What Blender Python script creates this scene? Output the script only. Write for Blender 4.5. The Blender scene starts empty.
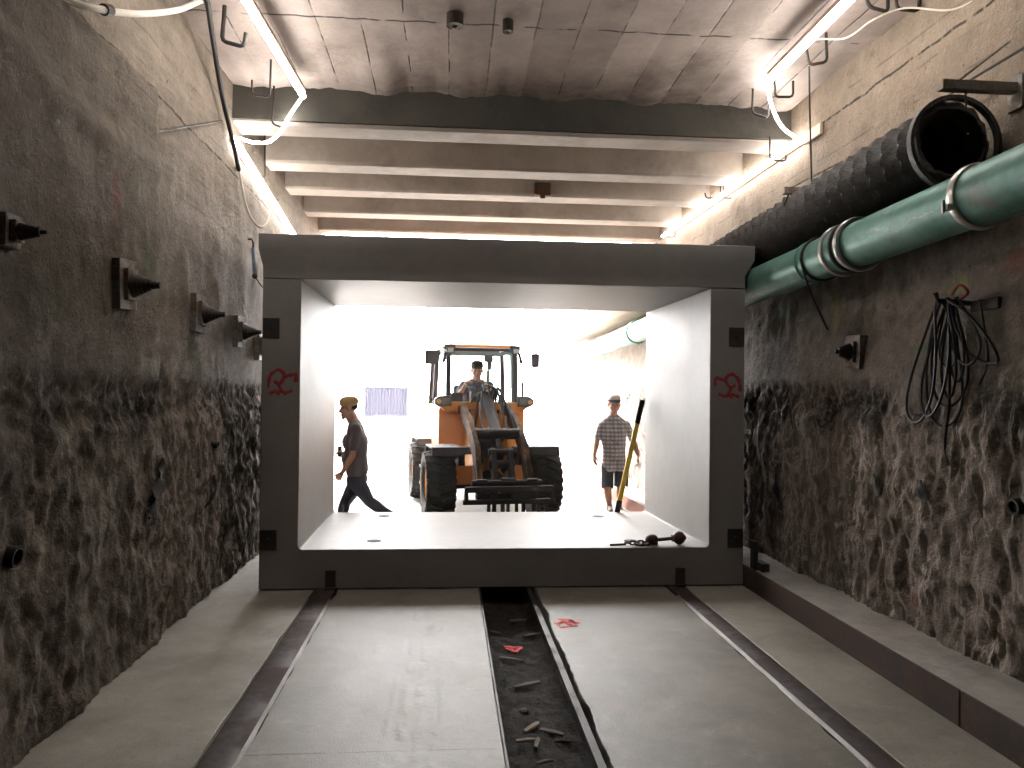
import bpy, bmesh, math, random
from mathutils import Vector, Matrix, noise

# ------------------------------------------------------------------ camera, light, exposure
scene = bpy.context.scene
COL = scene.collection
FPX, CAM_Z = 773.0, 1.75                     # focal length in pixels of a 1024 x 768 frame, eye height
YAW, PITCH, ROLL = math.radians(-4.73), math.radians(0.68), math.radians(0.6)
FW = Vector((-math.sin(YAW) * math.cos(PITCH), math.cos(YAW) * math.cos(PITCH), math.sin(PITCH)))
_r = Vector((math.cos(YAW), math.sin(YAW), 0.0)); _u = _r.cross(FW)
RT = _r * math.cos(ROLL) + _u * math.sin(ROLL)
UP = _u * math.cos(ROLL) - _r * math.sin(ROLL)
CAM = Vector((0, 0, CAM_Z))
cd = bpy.data.cameras.new('camera'); cam = bpy.data.objects.new('camera', cd); COL.objects.link(cam)
cd.sensor_fit = 'HORIZONTAL'; cd.sensor_width = 36.0; cd.lens = FPX / 1024 * 36.0
cd.clip_start = 0.05; cd.clip_end = 400
M4 = Matrix((RT, UP, -FW)).transposed().to_4x4(); M4.translation = CAM
cam.matrix_world = M4
scene.camera = cam

world = bpy.data.worlds.new('overcast_sky'); scene.world = world; world.use_nodes = True
bg = world.node_tree.nodes['Background']
bg.inputs[0].default_value = (1.0, 0.965, 0.955, 1); bg.inputs[1].default_value = 20.0
sd = bpy.data.lights.new('sun', 'SUN'); sun = bpy.data.objects.new('sun', sd); COL.objects.link(sun)
sd.energy = 6.0; sd.angle = math.radians(26); sd.color = (1.0, 0.93, 0.84)
sun.rotation_euler = Vector((0.45, -0.62, -0.64)).to_track_quat('-Z', 'Y').to_euler()
LED_POWER = 40.0
scene.view_settings.view_transform = 'Standard'; scene.view_settings.look = 'None'
scene.view_settings.exposure = 0.22; scene.view_settings.gamma = 1.0
scene.view_settings.use_curve_mapping = False
scene.cycles.use_denoising = True
scene.cycles.max_bounces = 8; scene.cycles.diffuse_bounces = 5
scene.cycles.sample_clamp_indirect = 12.0

def at(px, py, axis, v):
    """point of the world seen at a photo pixel, on the plane axis = v"""
    d = FW + RT * ((px - 512) / FPX) - UP * ((py - 384) / FPX)
    i = 'xyz'.index(axis)
    return CAM + d * ((v - CAM[i]) / d[i])

# ------------------------------------------------------------------ helpers: meshes and objects
class MB:
    def __init__(s): s.bm = bmesh.new()
    def box(s, c, size, rot=None):
        m = Matrix.Translation(Vector(c)) @ (rot.to_4x4() if rot else Matrix()) @ Matrix.Diagonal((*size, 1))
        bmesh.ops.create_cube(s.bm, size=1.0, matrix=m); return s
    def bar(s, p, q, w, h, up=(0, 0, 1)):
        p, q = Vector(p), Vector(q); d = (q - p); L = d.length; d.normalize()
        up = Vector(up)
        if abs(d.dot(up)) > .98: up = Vector((0, 1, 0))
        x = d.cross(up).normalized(); z = x.cross(d)
        return s.box((p + q) / 2, (w, L, h), Matrix((x, d, z)).transposed())
    def cyl(s, p, q, r0, r1=None, n=16):
        p, q = Vector(p), Vector(q); d = q - p
        m = Matrix.Translation((p + q) / 2) @ d.to_track_quat('Z', 'Y').to_matrix().to_4x4()
        bmesh.ops.create_cone(s.bm, cap_ends=True, segments=n, radius1=r0, radius2=r0 if r1 is None else r1, depth=d.length, matrix=m); return s
    def ell(s, c, r, n=16, rot=None):
        if not hasattr(r, '__len__'): r = (r, r, r)
        m = Matrix.Translation(Vector(c)) @ (rot.to_4x4() if rot else Matrix()) @ Matrix.Diagonal((*r, 1))
        bmesh.ops.create_uvsphere(s.bm, u_segments=n, v_segments=max(6, n * 2 // 3), radius=1.0, matrix=m); return s
    def rc(s, p, r0, q, r1, n=14):                      # round cone
        s.cyl(p, q, r0, r1, n); s.ell(p, r0 * .999, n); s.ell(q, r1 * .999, n); return s
    def loft(s, rings, close=True, caps=True):
        bm = s.bm; vs = [[bm.verts.new(p) for p in r] for r in rings]; n = len(vs[0])
        for a, b in zip(vs, vs[1:]):
            for i in range(n if close else n - 1):
                j = (i + 1) % n; bm.faces.new((a[i], a[j], b[j], b[i]))
        if caps: bm.faces.new(vs[0][::-1]); bm.faces.new(vs[-1])
        return s
    def tube(s, path, r, n=8, caps=True, rr=None):
        path = [Vector(p) for p in path]; rings = []; t0 = None; x = None
        for i, p in enumerate(path):
            t = (path[min(i + 1, len(path) - 1)] - path[max(i - 1, 0)]).normalized()
            if x is None:
                x = t.orthogonal().normalized()
            else:
                x = (x - t * x.dot(t)).normalized()
            y = t.cross(x); k = rr[i] if rr else r
            rings.append([p + x * (k * math.cos(a)) + y * (k * math.sin(a)) for a in (2 * math.pi * j / n for j in range(n))])
        return s.loft(rings, True, caps)
    def prism(s, poly, axis, a, b):
        i = 'xyz'.index(axis)
        def P(u, v, w): l = [u, v]; l.insert(i, w); return Vector(l)
        return s.loft([[P(u, v, a) for u, v in poly], [P(u, v, b) for u, v in poly]])
    def lathe(s, prof, c, ax, n=32, closed=True):       # prof: (radius, height along ax)
        c, ax = Vector(c), Vector(ax).normalized(); x = ax.orthogonal().normalized(); y = ax.cross(x)
        rings = []
        for j in range(n):
            a = 2 * math.pi * j / n; d = x * math.cos(a) + y * math.sin(a)
            rings.append([c + d * r + ax * h for r, h in prof])
        vs = [[s.bm.verts.new(p) for p in r] for r in rings]; m = len(prof)
        for j in range(n):
            A, B = vs[j], vs[(j + 1) % n]
            for i in range(m if closed else m - 1):
                k = (i + 1) % m; s.bm.faces.new((A[i], A[k], B[k], B[i]))
        return s
    def mesh(s, name):
        bmesh.ops.remove_doubles(s.bm, verts=s.bm.verts, dist=1e-6)
        bmesh.ops.recalc_face_normals(s.bm, faces=s.bm.faces)
        me = bpy.data.meshes.new(name); s.bm.to_mesh(me); s.bm.free(); return me
    def build(s, name, mat, parent=None, smooth=35, bevel=0, loc=None):
        me = s.mesh(name); return link(name, me, mat, parent, smooth, bevel, loc)

def link(name, me, mat, parent=None, smooth=35, bevel=0, loc=None):
    o = bpy.data.objects.new(name, me); COL.objects.link(o)
    if mat is not None and not me.materials: me.materials.append(mat)
    if smooth:
        me.shade_smooth(); me.set_sharp_from_angle(angle=math.radians(smooth))
    if bevel:
        b = o.modifiers.new('bevel', 'BEVEL'); b.width = bevel; b.segments = 2; b.limit_method = 'ANGLE'; b.angle_limit = math.radians(40)
    if parent: o.parent = parent
    if loc is not None: o.location = loc
    return o

def tag(o, label=None, cat=None, group=None, kind=None):
    for k, v in (('label', label), ('category', cat), ('group', group), ('kind', kind)):
        if v: o[k] = v
    return o
def empty(name, loc=(0, 0, 0), rz=0.0, label=None, cat=None, group=None):
    o = bpy.data.objects.new(name, None); COL.objects.link(o); o.location = loc; o.rotation_euler = (0, 0, rz); o.empty_display_size = .1
    return tag(o, label, cat, group)
def center_on(o, p):
    """put the origin of a single mesh thing at p without moving its shape"""
    p = Vector(p); o.data.transform(Matrix.Translation(-p)); o.location = p; return o
def copy_tree(o, parent=None):
    c = o.copy(); COL.objects.link(c); c.parent = parent
    for ch in [k for k in bpy.data.objects if k.parent == o]: copy_tree(ch, c)
    return c
def sstep(a, b, x):
    t = min(1, max(0, (x - a) / (b - a))); return t * t * (3 - 2 * t)
def catmull(pts, k=8):
    pts = [Vector(p) for p in pts]; P = [pts[0] * 2 - pts[1]] + pts + [pts[-1] * 2 - pts[-2]]; out = []
    for i in range(1, len(P) - 2):
        a, b, c, d = P[i - 1:i + 3]
        for j in range(k):
            t = j / k
            out.append(.5 * ((2 * b) + (c - a) * t + (2 * a - 5 * b + 4 * c - d) * t * t + (3 * b - a - 3 * c + d) * t ** 3))
    return out + [pts[-1]]

# ------------------------------------------------------------------ helpers: materials
class NT:
    def __init__(s, name):
        s.m = bpy.data.materials.new(name); s.m.use_nodes = True; s.t = s.m.node_tree
        s.b = s.t.nodes['Principled BSDF']; s.out = s.t.nodes['Material Output']
        s.co = s.t.nodes.new('ShaderNodeTexCoord').outputs['Object']; s._sep = None
    def n(s, typ): return s.t.nodes.new(typ)
    def put(s, sock, v):
        if isinstance(v, bpy.types.NodeSocket): s.t.links.new(v, sock)
        elif hasattr(v, '__len__') and sock.type == 'RGBA': sock.default_value = (*v[:3], 1)
        else: sock.default_value = v
    def math(s, op, a, b=0.0, c=None):
        k = s.n('ShaderNodeMath'); k.operation = op; s.put(k.inputs[0], a); s.put(k.inputs[1], b)
        if c is not None: s.put(k.inputs[2], c)
        return k.outputs[0]
    def xyz(s, i):
        if s._sep is None:
            s._sep = s.n('ShaderNodeSeparateXYZ'); s.put(s._sep.inputs[0], s.co)
        return s._sep.outputs[i]
    def map(s, scale=(1, 1, 1), loc=(0, 0, 0), vec=None):
        k = s.n('ShaderNodeMapping'); s.put(k.inputs[0], vec or s.co); k.inputs['Scale'].default_value = scale; k.inputs['Location'].default_value = loc
        return k.outputs[0]
    def noise(s, scale=5, detail=6, rough=.6, vec=None, dist=0.0):
        k = s.n('ShaderNodeTexNoise'); s.put(k.inputs['Vector'], vec or s.co)
        k.inputs['Scale'].default_value = scale; k.inputs['Detail'].default_value = detail; k.inputs['Roughness'].default_value = rough; k.inputs['Distortion'].default_value = dist
        return k.outputs[0]
    def voro(s, scale=5, feature='F1', vec=None):
        k = s.n('ShaderNodeTexVoronoi'); k.feature = feature; s.put(k.inputs['Vector'], vec or s.co); k.inputs['Scale'].default_value = scale
        return k.outputs[0]
    def ramp(s, f, stops):
        k = s.n('ShaderNodeValToRGB'); s.put(k.inputs[0], f); e = k.color_ramp.elements
        while len(e) < len(stops): e.new(.5)
        for q, (p, c) in zip(e, stops):
            q.position = p; q.color = (*c, 1) if hasattr(c, '__len__') else (c, c, c, 1)
        return k.outputs[0]
    def step(s, x, a, b):
        k = s.n('ShaderNodeMapRange'); k.interpolation_type = 'SMOOTHSTEP'; s.put(k.inputs[0], x); k.inputs[1].default_value = a; k.inputs[2].default_value = b
        return k.outputs[0]
    def mix(s, f, a, b, mode='MIX'):
        k = s.n('ShaderNodeMix'); k.data_type = 'RGBA'; k.blend_type = mode; s.put(k.inputs[0], f); s.put(k.inputs[6], a); s.put(k.inputs[7], b)
        return k.outputs[2]
    def bump(s, h, strength=.5, dist=.01, normal=None):
        k = s.n('ShaderNodeBump'); s.put(k.inputs['Height'], h); k.inputs['Strength'].default_value = strength; k.inputs['Distance'].default_value = dist
        if normal is not None: s.put(k.inputs['Normal'], normal)
        return k.outputs[0]
    def blob(s, u, v, cu, cv, ru, rv, scale=14, hard=.25):     # sprayed paint patch
        a = s.math('POWER', s.math('DIVIDE', s.math('SUBTRACT', u, cu), ru), 2.0)
        b = s.math('POWER', s.math('DIVIDE', s.math('SUBTRACT', v, cv), rv), 2.0)
        d = s.math('SUBTRACT', 1.0, s.math('ADD', a, b))
        return s.step(s.math('ADD', d, s.math('MULTIPLY', s.math('SUBTRACT', s.noise(scale, 4, .7), .5), 2.4)), .35, .35 + hard * 4)
    def finish(s, color, rough=.8, normal=None, metal=0.0, spec=.3):
        s.put(s.b.inputs['Base Color'], color); s.put(s.b.inputs['Roughness'], rough); s.put(s.b.inputs['Metallic'], metal)
        s.b.inputs['Specular IOR Level'].default_value = spec
        if normal is not None: s.put(s.b.inputs['Normal'], normal)
        return s.m

def plain(name, c, rough=.6, metal=0.0, var=.25, scale=9, bump=.15, spec=.4):
    t = NT(name); f = t.noise(scale, 5, .6)
    col = t.mix(f, [k * (1 - var) for k in c], [min(1, k * (1 + var)) for k in c])
    return t.finish(col, t.math('ADD', rough - .12, t.math('MULTIPLY', f, .24)), t.bump(t.noise(scale * 6, 3), bump, .004), metal, spec)
def rusty(name, c, rust, amount=.5, rough=.55, metal=.6, scale=5):
    t = NT(name); f = t.step(t.math('ADD', t.noise(scale, 8, .7), t.math('MULTIPLY', t.noise(scale * 8, 3), .2)), .75 - amount * .4, .85 - amount * .25)
    col = t.mix(f, c, t.mix(t.noise(30, 4), [k * .6 for k in rust], rust))
    return t.finish(col, t.math('ADD', rough, t.math('MULTIPLY', f, .3)), t.bump(t.noise(40, 4), .2, .004), t.math('MULTIPLY', t.math('SUBTRACT', 1.0, f), metal))

MAT = {}
MAT['black_rubber'] = plain('black_rubber', (.022, .021, .021), .8)
MAT['dark_steel'] = rusty('dark_steel', (.045, .042, .04), (.09, .05, .03), .4)
MAT['rust_steel'] = rusty('rust_steel', (.055, .045, .04), (.13, .065, .035), .8, .6, .4)
MAT['grey_steel'] = rusty('grey_steel', (.28, .27, .25), (.22, .16, .11), .5, .5, .5)
MAT['bright_steel'] = plain('bright_steel', (.55, .54, .52), .35, .9)
MAT['orange_paint'] = plain('orange_paint', (.74, .31, .06), .42, 0, .12, 4, .05, .5)
MAT['loader_black'] = plain('loader_black', (.028, .026, .027), .7, 0, .25, 9, .15, .25)
MAT['loader_grey'] = plain('loader_grey', (.09, .088, .085), .5)
MAT['cable_black'] = plain('cable_black', (.018, .017, .017), .55)
MAT['cable_white'] = plain('cable_white', (.62, .56, .48), .6)
MAT['red_paint'] = plain('red_paint', (.70, .035, .03), .7, 0, .15, 40)
MAT['dim_red_paint'] = plain('dim_red_paint', (.26, .035, .035), .8, 0, .3, 40)
MAT['wood'] = plain('wood', (.30, .25, .19), .8, 0, .3, 6)
MAT['grey_wood'] = plain('grey_wood', (.13, .115, .10), .85, 0, .35, 12)
MAT['skin'] = plain('skin', (.42, .22, .15), .55, 0, .1, 6, .03)
MAT['hair'] = plain('hair', (.035, .022, .015), .7)
MAT['white_eye'] = plain('white_eye', (.05, .04, .035), .3)
# ------------------------------------------------------------------ the tunnel shell
def fbm(y, z, o=0.0, octv=5): return noise.fractal(Vector((y, z, o)), 1.0, 2.0, octv)
def left_wall_x(y, z):
    low = 1 - sstep(1.55, 1.85, z + .10 * fbm(y * .8, z * .8, 9))
    d = .014 * fbm(y * 2.5, z * 2.0, 3, 4)
    rough = .034 * fbm(y * 2.2, z * 1.8, 7) + (.010 + .022 * sstep(6.2, 7.6, y)) * (1 - 2 * abs(noise.noise(Vector((y * 10, z * 4.0, 4))))) + .024 * fbm(y * 9, z * 7, 2, 4)
    d = d * (1 - low) + rough * low
    band = sstep(1.50, 1.60, z) * (1 - sstep(1.72, 1.88, z))
    d -= band * (.025 - .03 * noise.noise(Vector((y * 14, z * 14, 8))))
    # thicker sprayed coat below the horizontal joint and before the upright joint
    edge_z = 3.78 + .03 * fbm(y * 3, 1, 5, 3); edge_y = 5.45 + .06 * (3.5 - z) + .02 * fbm(z * 3, 2, 6, 3)
    coat = (1 - sstep(edge_z - .012, edge_z + .012, z)) * (1 - sstep(edge_y - .012, edge_y + .012, y))
    d += .045 * coat
    rid = 3.24 + .05 * math.sin(y * 2.3)
    d += .035 * math.exp(-((z - rid) / .10) ** 2) * (1 - sstep(5.3, 5.7, y)) * coat
    return -2.03 + d
def right_wall_x(y, z):
    low = 1 - sstep(1.60, 1.90, z + .12 * fbm(y * .8, z * .8, 19))
    d = .014 * fbm(y * 2.2, z * 2.2, 13, 4) + .02 * sstep(1.9, 2.4, z) * (1 - sstep(2.7, 3.0, z)) * fbm(y * 6, z * 6, 3, 4)
    rough = .045 * fbm(y * 2.4, z * 1.4, 17) + .026 * (1 - 2 * abs(noise.noise(Vector((y * 14, z * 4.5, 14))))) + .022 * fbm(y * 10, z * 7, 12, 4)
    d = d * (1 - low) + rough * low
    band = sstep(1.55, 1.64, z) * (1 - sstep(1.78, 1.92, z)) * (.5 + .5 * sstep(4.8, 6.5, y))
    d -= band * (.03 - .035 * noise.noise(Vector((y * 14, z * 14, 18))))
    base = 3.15 + .10 * sstep(1.6, 2.7, z) + .10 * sstep(2.7, 3.2, z)
    return base - d

def wall_mesh(fx, ys, zs, back):
    nz = len(zs); verts = []; faces = []
    for y in ys:
        for z in zs: verts.append((fx(y, z), y, z))
    for i in range(len(ys) - 1):
        for j in range(nz - 1):
            a = i * nz + j; faces.append((a, a + nz, a + nz + 1, a + 1))
    k = len(verts)                                         # solid back and sides
    y0, y1, z0, z1 = ys[0], ys[-1], zs[0], zs[-1]
    verts += [(back, y0, z0), (back, y1, z0), (back, y1, z1), (back, y0, z1)]
    N = len(ys)
    faces.append((k, k + 3, k + 2, k + 1))
    faces.append([k] + [j for j in range(nz)] + [k + 3])
    faces.append([k + 1, k + 2] + [(N - 1) * nz + j for j in range(nz - 1, -1, -1)])
    faces.append([k, k + 1] + [i * nz for i in range(N - 1, -1, -1)])
    faces.append([k + 2, k + 3] + [i * nz + nz - 1 for i in range(N)])
    me = bpy.data.meshes.new('wall'); me.from_pydata(verts, [], faces)
    bm = bmesh.new(); bm.from_mesh(me); bmesh.ops.recalc_face_normals(bm, faces=bm.faces); bm.to_mesh(me); bm.free()
    return me
def steps(*seg):
    out = []
    for a, b, h in seg:
        n = max(1, round((b - a) / h)); out += [a + (b - a) * i / n for i in range(n)]
    return out + [seg[-1][1]]

def wall_mat(name, side):
    t = NT(name); y, z = t.xyz(1), t.xyz(2)
    big = t.noise(1.3, 6, .6); mid = t.noise(6, 8, .65); fine = t.noise(45, 5, .7)
    streak = t.noise(1, 6, .65, t.map((6, 7.0, 2.2) if side == 'right' else (6, 3.4, 2.6)))
    zz = t.math('ADD', z, t.math('MULTIPLY', t.math('SUBTRACT', t.noise(1.6, 5, .6), .5), .5))
    up = t.step(zz, 1.65, 1.95); top = t.step(zz, 2.75, 3.25)
    if side == 'left':
        lowc = t.ramp(streak, [(.28, (.12, .096, .075)), (.5, (.225, .185, .148)), (.72, (.38, .32, .27))])
        midc = t.ramp(mid, [(.25, (.14, .118, .094)), (.55, (.25, .21, .17)), (.8, (.36, .31, .255))])
        topc = t.ramp(t.math('ADD', t.math('MULTIPLY', mid, .4), t.math('MULTIPLY', t.noise(1, 6, .65, t.map((1, 1.1, 9))), .6)), [(.3, (.155, .125, .096)), (.5, (.285, .235, .185)), (.72, (.40, .335, .27))])
    else:
        lowc = t.ramp(streak, [(.28, (.14, .112, .09)), (.5, (.27, .222, .185)), (.70, (.45, .39, .34))])
        midc = t.ramp(mid, [(.25, (.15, .122, .098)), (.55, (.275, .23, .19)), (.8, (.40, .345, .29))])
        topc = t.ramp(t.math('ADD', t.math('MULTIPLY', mid, .4), t.math('MULTIPLY', big, .6)), [(.3, (.20, .155, .115)), (.5, (.335, .265, .20)), (.72, (.45, .365, .285))])
    col = t.mix(up, lowc, midc); col = t.mix(top, col, topc)
    # dark exposed band of gravel
    band = t.math('MULTIPLY', t.step(zz, 1.42, 1.58), t.math('SUBTRACT', 1.0, t.step(zz, 1.72, 1.95)))
    peb = t.ramp(t.voro(26), [(.0, (.22, .19, .165)), (.35, (.085, .070, .058)), (.6, (.03, .025, .021))])
    col = t.mix(t.math('MULTIPLY', band, t.step(big, .38, .6)), col, peb)
    # damp dark blotches and pits; blotches fade by the culvert as painted gap light
    col = t.mix(t.math('MULTIPLY', t.math('MULTIPLY', t.step(t.noise(2.6, 7, .7), .56, .72), .55), t.math('SUBTRACT', 1.0, t.math('MULTIPLY', t.step(y, 5.6, 7.2), .75))), col, (.06, .05, .041))
    col = t.mix(t.math('MULTIPLY', t.step(t.noise(22, 3, .6), .66, .74), .7), col, (.03, .026, .022))
    col = t.mix(t.math('MULTIPLY', t.step(t.noise(55, 3, .6), .64, .74), .45), col, (.42, .38, .33))
    col = t.mix(t.math('MULTIPLY', fine, .6), col, (.10, .09, .08), 'MULTIPLY')
    if side == 'left':
        for args, c, k in (((5.30, 2.62, .20, .22), (.06, .17, .05), .5), ((6.4, 2.02, .14, .20), (.06, .14, .05), .45), ((4.78, 2.90, .12, .22), (.28, .05, .06), .55), ((4.0, 2.2, .4, .2), (.06, .12, .05), .3)):
            col = t.mix(t.math('MULTIPLY', t.blob(y, z, *args), k), col, c)
    else:
        for args, c, k in (((4.70, 2.47, .20, .09), (.30, .33, .06), .6), ((4.95, 2.08, .26, .05), (.07, .20, .07), .6), ((6.25, 2.50, .10, .26), (.28, .33, .07), .6), ((7.25, 2.55, .22, .12), (.13, .33, .16), .55), ((4.15, 2.53, .24, .13), (.33, .06, .05), .6), ((5.02, .40, .10, .08), (.30, .06, .07), .6), ((12.3, 2.35, .3, .35), (.25, .55, .12), .7), ((4.36, 2.33, .12, .06), (.28, .05, .06), .6)):
            col = t.mix(t.math('MULTIPLY', t.blob(y, z, *args), k), col, c)
    # pale lime crests on lower wall, thickened by the culvert as painted gap light
    near = t.step(y, 5.6, 7.2)
    vein = t.math('ABSOLUTE', t.math('SUBTRACT', t.noise(1, 5, .6, t.map((1, 10, 3.0), (2, 5, 1)), .8), .5))
    vein = t.math('MULTIPLY', t.math('SUBTRACT', 1.0, t.step(vein, .004, .045)), t.math('SUBTRACT', 1.0, up))
    col = t.mix(t.math('MULTIPLY', vein, t.math('MAXIMUM', t.math('MULTIPLY', t.step(t.noise(2.2, 4), .40, .62),   .55 if side == 'right' else .14), t.math('MULTIPLY', near, .65))), col, (.58, .52, .46))
    if side == 'left':
        cy = t.math('ABSOLUTE', t.math('SUBTRACT', t.math('ADD', y, t.math('MULTIPLY', t.math('SUBTRACT', z, 3.5), .06)), t.math('ADD', 5.43, t.math('MULTIPLY', t.noise(4, 4), .04))))
        coat = t.math('MULTIPLY', t.math('SUBTRACT', 1.0, t.step(y, 5.35, 5.50)), t.math('SUBTRACT', 1.0, t.step(z, 3.74, 3.82)))
        col = t.mix(t.math('MULTIPLY', coat, .8), col, (.62, .60, .56), 'MULTIPLY')
        cv = t.math('MULTIPLY', t.math('SUBTRACT', 1.0, t.step(cy, .006, .022)), t.math('SUBTRACT', t.step(z, 1.9, 2.3), t.step(z, 3.76, 3.80)))
        col = t.mix(t.math('MULTIPLY', cv, .8), col, (.045, .038, .032))
    bz = t.math('FRACT', t.math('DIVIDE', t.math('ADD', z, t.math('MULTIPLY', t.noise(2, 3), .03)), .23)); bz = t.math('MINIMUM', bz, t.math('SUBTRACT', 1.0, bz))
    col = t.mix(t.math('MULTIPLY', t.math('MULTIPLY', t.math('SUBTRACT', 1.0, t.step(bz, .01, .05)), t.step(t.noise(2.4, 4), .46, .6)), t.math('MULTIPLY', top, .55)), col, (.07, .057, .046))
    # joints of the boarding on the upper wall
    jz = t.math('ABSOLUTE', t.math('SUBTRACT', t.math('ADD', z, t.math('MULTIPLY', t.noise(3, 4), .06)), 4.25 if side == 'right' else 3.82))
    col = t.mix(t.math('MULTIPLY', t.math('SUBTRACT', 1.0, t.step(jz, .004, .016)), t.step(t.noise(9, 3), .35, .5)), col, (.04, .033, .028))
    h = t.math('ADD', t.math('MULTIPLY', mid, .5), t.math('MULTIPLY', fine, .35))
    h = t.math('ADD', h, t.math('MULTIPLY', t.noise(14, 6, .7), .5))
    nrm = t.bump(h, 1.0, .035)
    return t.finish(col, .86, nrm, 0, .25)
ys = steps((-7, 1.5, .25), (1.5, 3.2, .06), (3.2, 9.2, .022), (9.2, 12.9, .06))
zs = steps((-.05, 2.3, .022), (2.3, 4.3, .032), (4.3, 5.0, .1))
tag(link('wall_left', wall_mesh(left_wall_x, ys, zs, -2.6), wall_mat('shotcrete_left', 'left'), smooth=50), kind='structure')
ys = steps((-7, 1.5, .25), (1.5, 3.2, .06), (3.2, 9.2, .024), (9.2, 14.0, .05))
MAT['wall_right'] = wall_mat('shotcrete_right', 'right')
tag(link('wall_right', wall_mesh(right_wall_x, ys, zs, 3.8), MAT['wall_right'], smooth=50), kind='structure')
ys = steps((14.001, 24, .06)); zs2 = steps((-.05, 3.4, .06))
tag(link('wall_cutting', wall_mesh(right_wall_x, ys, zs2, 3.8), MAT['wall_right'], smooth=50), kind='structure')

def concrete(name, a, b, rough=.75, scale=2.2, boards=None, stain=(.10, .09, .08), stain_k=.35, extra=None, bump=.5, spec=.35):
    t = NT(name); f = t.noise(scale, 8, .62); g = t.noise(scale * 9, 6, .65); pits = t.step(t.noise(60, 2, .5), .66, .74)
    col = t.mix(t.step(f, .3, .7), a, b)
    col = t.mix(t.math('MULTIPLY', t.step(t.noise(scale * .7, 9, .7, t.map((1, 1, 1), (7, 3, 2))), .52, .72), stain_k), col, stain)
    col = t.mix(t.math('MULTIPLY', g, .30), col, (.25, .23, .2), 'MULTIPLY')
    col = t.mix(t.math('MULTIPLY', pits, .5), col, stain)
    h = t.math('ADD', t.math('MULTIPLY', g, .5), t.math('MULTIPLY', t.noise(90, 3), .25))
    if boards:
        ax, w = boards; u = t.math('DIVIDE', t.math('ADD', t.xyz(ax), t.math('MULTIPLY', t.noise(.8, 2), .04)), w)
        fr = t.math('FRACT', u); e = t.math('MINIMUM', fr, t.math('SUBTRACT', 1.0, fr))
        wn = t.n('ShaderNodeTexWhiteNoise'); wn.noise_dimensions = '1D'; t.put(wn.inputs['W'], t.math('FLOOR', u))
        line = t.math('MULTIPLY', t.math('SUBTRACT', 1.0, t.step(e, .005, .03)), t.step(t.noise(2.5, 3), .42, .6))
        col = t.mix(t.math('MULTIPLY', wn.outputs[0], .5), col, (.42, .39, .37), 'MULTIPLY')
        col = t.mix(t.math('MULTIPLY', line, .75), col, (.05, .04, .035))
        h = t.math('SUBTRACT', h, t.math('MULTIPLY', line, .8)); h = t.math('ADD', h, t.math('MULTIPLY', wn.outputs[0], .3))
    if extra: col, h = extra(t, col, h)
    return t.finish(col, t.math('ADD', rough - .1, t.math('MULTIPLY', f, .2)), t.bump(h, bump, .012), 0, spec)

def ceil_extra(t, col, h):
    x, y = t.xyz(0), t.xyz(1)
    for y0 in (5.98, 4.3):
        j = t.math('ABSOLUTE', t.math('SUBTRACT', t.math('ADD', y, t.math('MULTIPLY', t.noise(2, 3), .05)), y0))
        col = t.mix(t.math('MULTIPLY', t.math('SUBTRACT', 1.0, t.step(j, .004, .018)), t.step(t.noise(4, 3), .4, .52)), col, (.05, .04, .035))
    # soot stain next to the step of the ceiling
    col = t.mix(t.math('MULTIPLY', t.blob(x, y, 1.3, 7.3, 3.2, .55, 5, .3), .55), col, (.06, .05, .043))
    return col, h
M_CEIL = concrete('boarded_ceiling', (.46, .385, .345), (.66, .565, .515), .8, 1.6, (0, .34), (.17, .13, .105), .55, ceil_extra, .8)
M_BEAM = concrete('beam_concrete', (.30, .255, .22), (.43, .375, .33), .75, 1.4, None, (.10, .09, .075), .45)
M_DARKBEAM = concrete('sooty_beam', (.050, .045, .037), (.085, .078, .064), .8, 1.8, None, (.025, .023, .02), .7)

# near ceiling slab with a ragged lower edge where it meets the first beam
b = MB()
nx, ny = 110, 60
rows = []
for j in range(ny + 1):
    y = -7 + 14.42 * (j / ny if j < ny else 1)
    rows.append([Vector((-2.15 + 5.6 * i / nx, y, 4.60 + .012 * fbm(i * .3, y * 2, 1, 3) - (.06 * sstep(.90, 1.0, j / ny) * max(0, fbm(i * .12, 3, 2, 4) + .25)))) for i in range(nx + 1)])
b.loft(rows, False, False)
top = [[Vector((-2.6, -7, 5.1)), Vector((3.9, -7, 5.1))], [Vector((-2.6, 12.55, 5.1)), Vector((3.9, 12.55, 5.1))]]
b.loft(top, False, False)
tag(b.build('ceiling', M_CEIL, smooth=60), kind='structure')
tag(MB().box((.65, 9.97, 4.93), (5.7, 5.14, .34)).build('ceiling', M_BEAM), kind='structure')
beam_y = [7.39, 8.62, 9.71, 10.93, 12.15]
for k, y in enumerate(beam_y):
    mb = MB(); prof = [(y, 4.80), (y, 4.275), (y + .025, 4.25), (y + .335, 4.25), (y + .36, 4.275), (y + .36, 4.80)]
    mb.prism(prof, 'x', -2.10, 3.40)
    tag(mb.build('ceiling_beam', M_BEAM, bevel=.008), kind='structure')
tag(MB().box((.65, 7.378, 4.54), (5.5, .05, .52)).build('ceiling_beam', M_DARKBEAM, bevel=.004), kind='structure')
tag(MB().box((.6, -7.1, 2.4), (6.6, .2, 5.4)).build('wall_back', M_BEAM), kind='structure')

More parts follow.
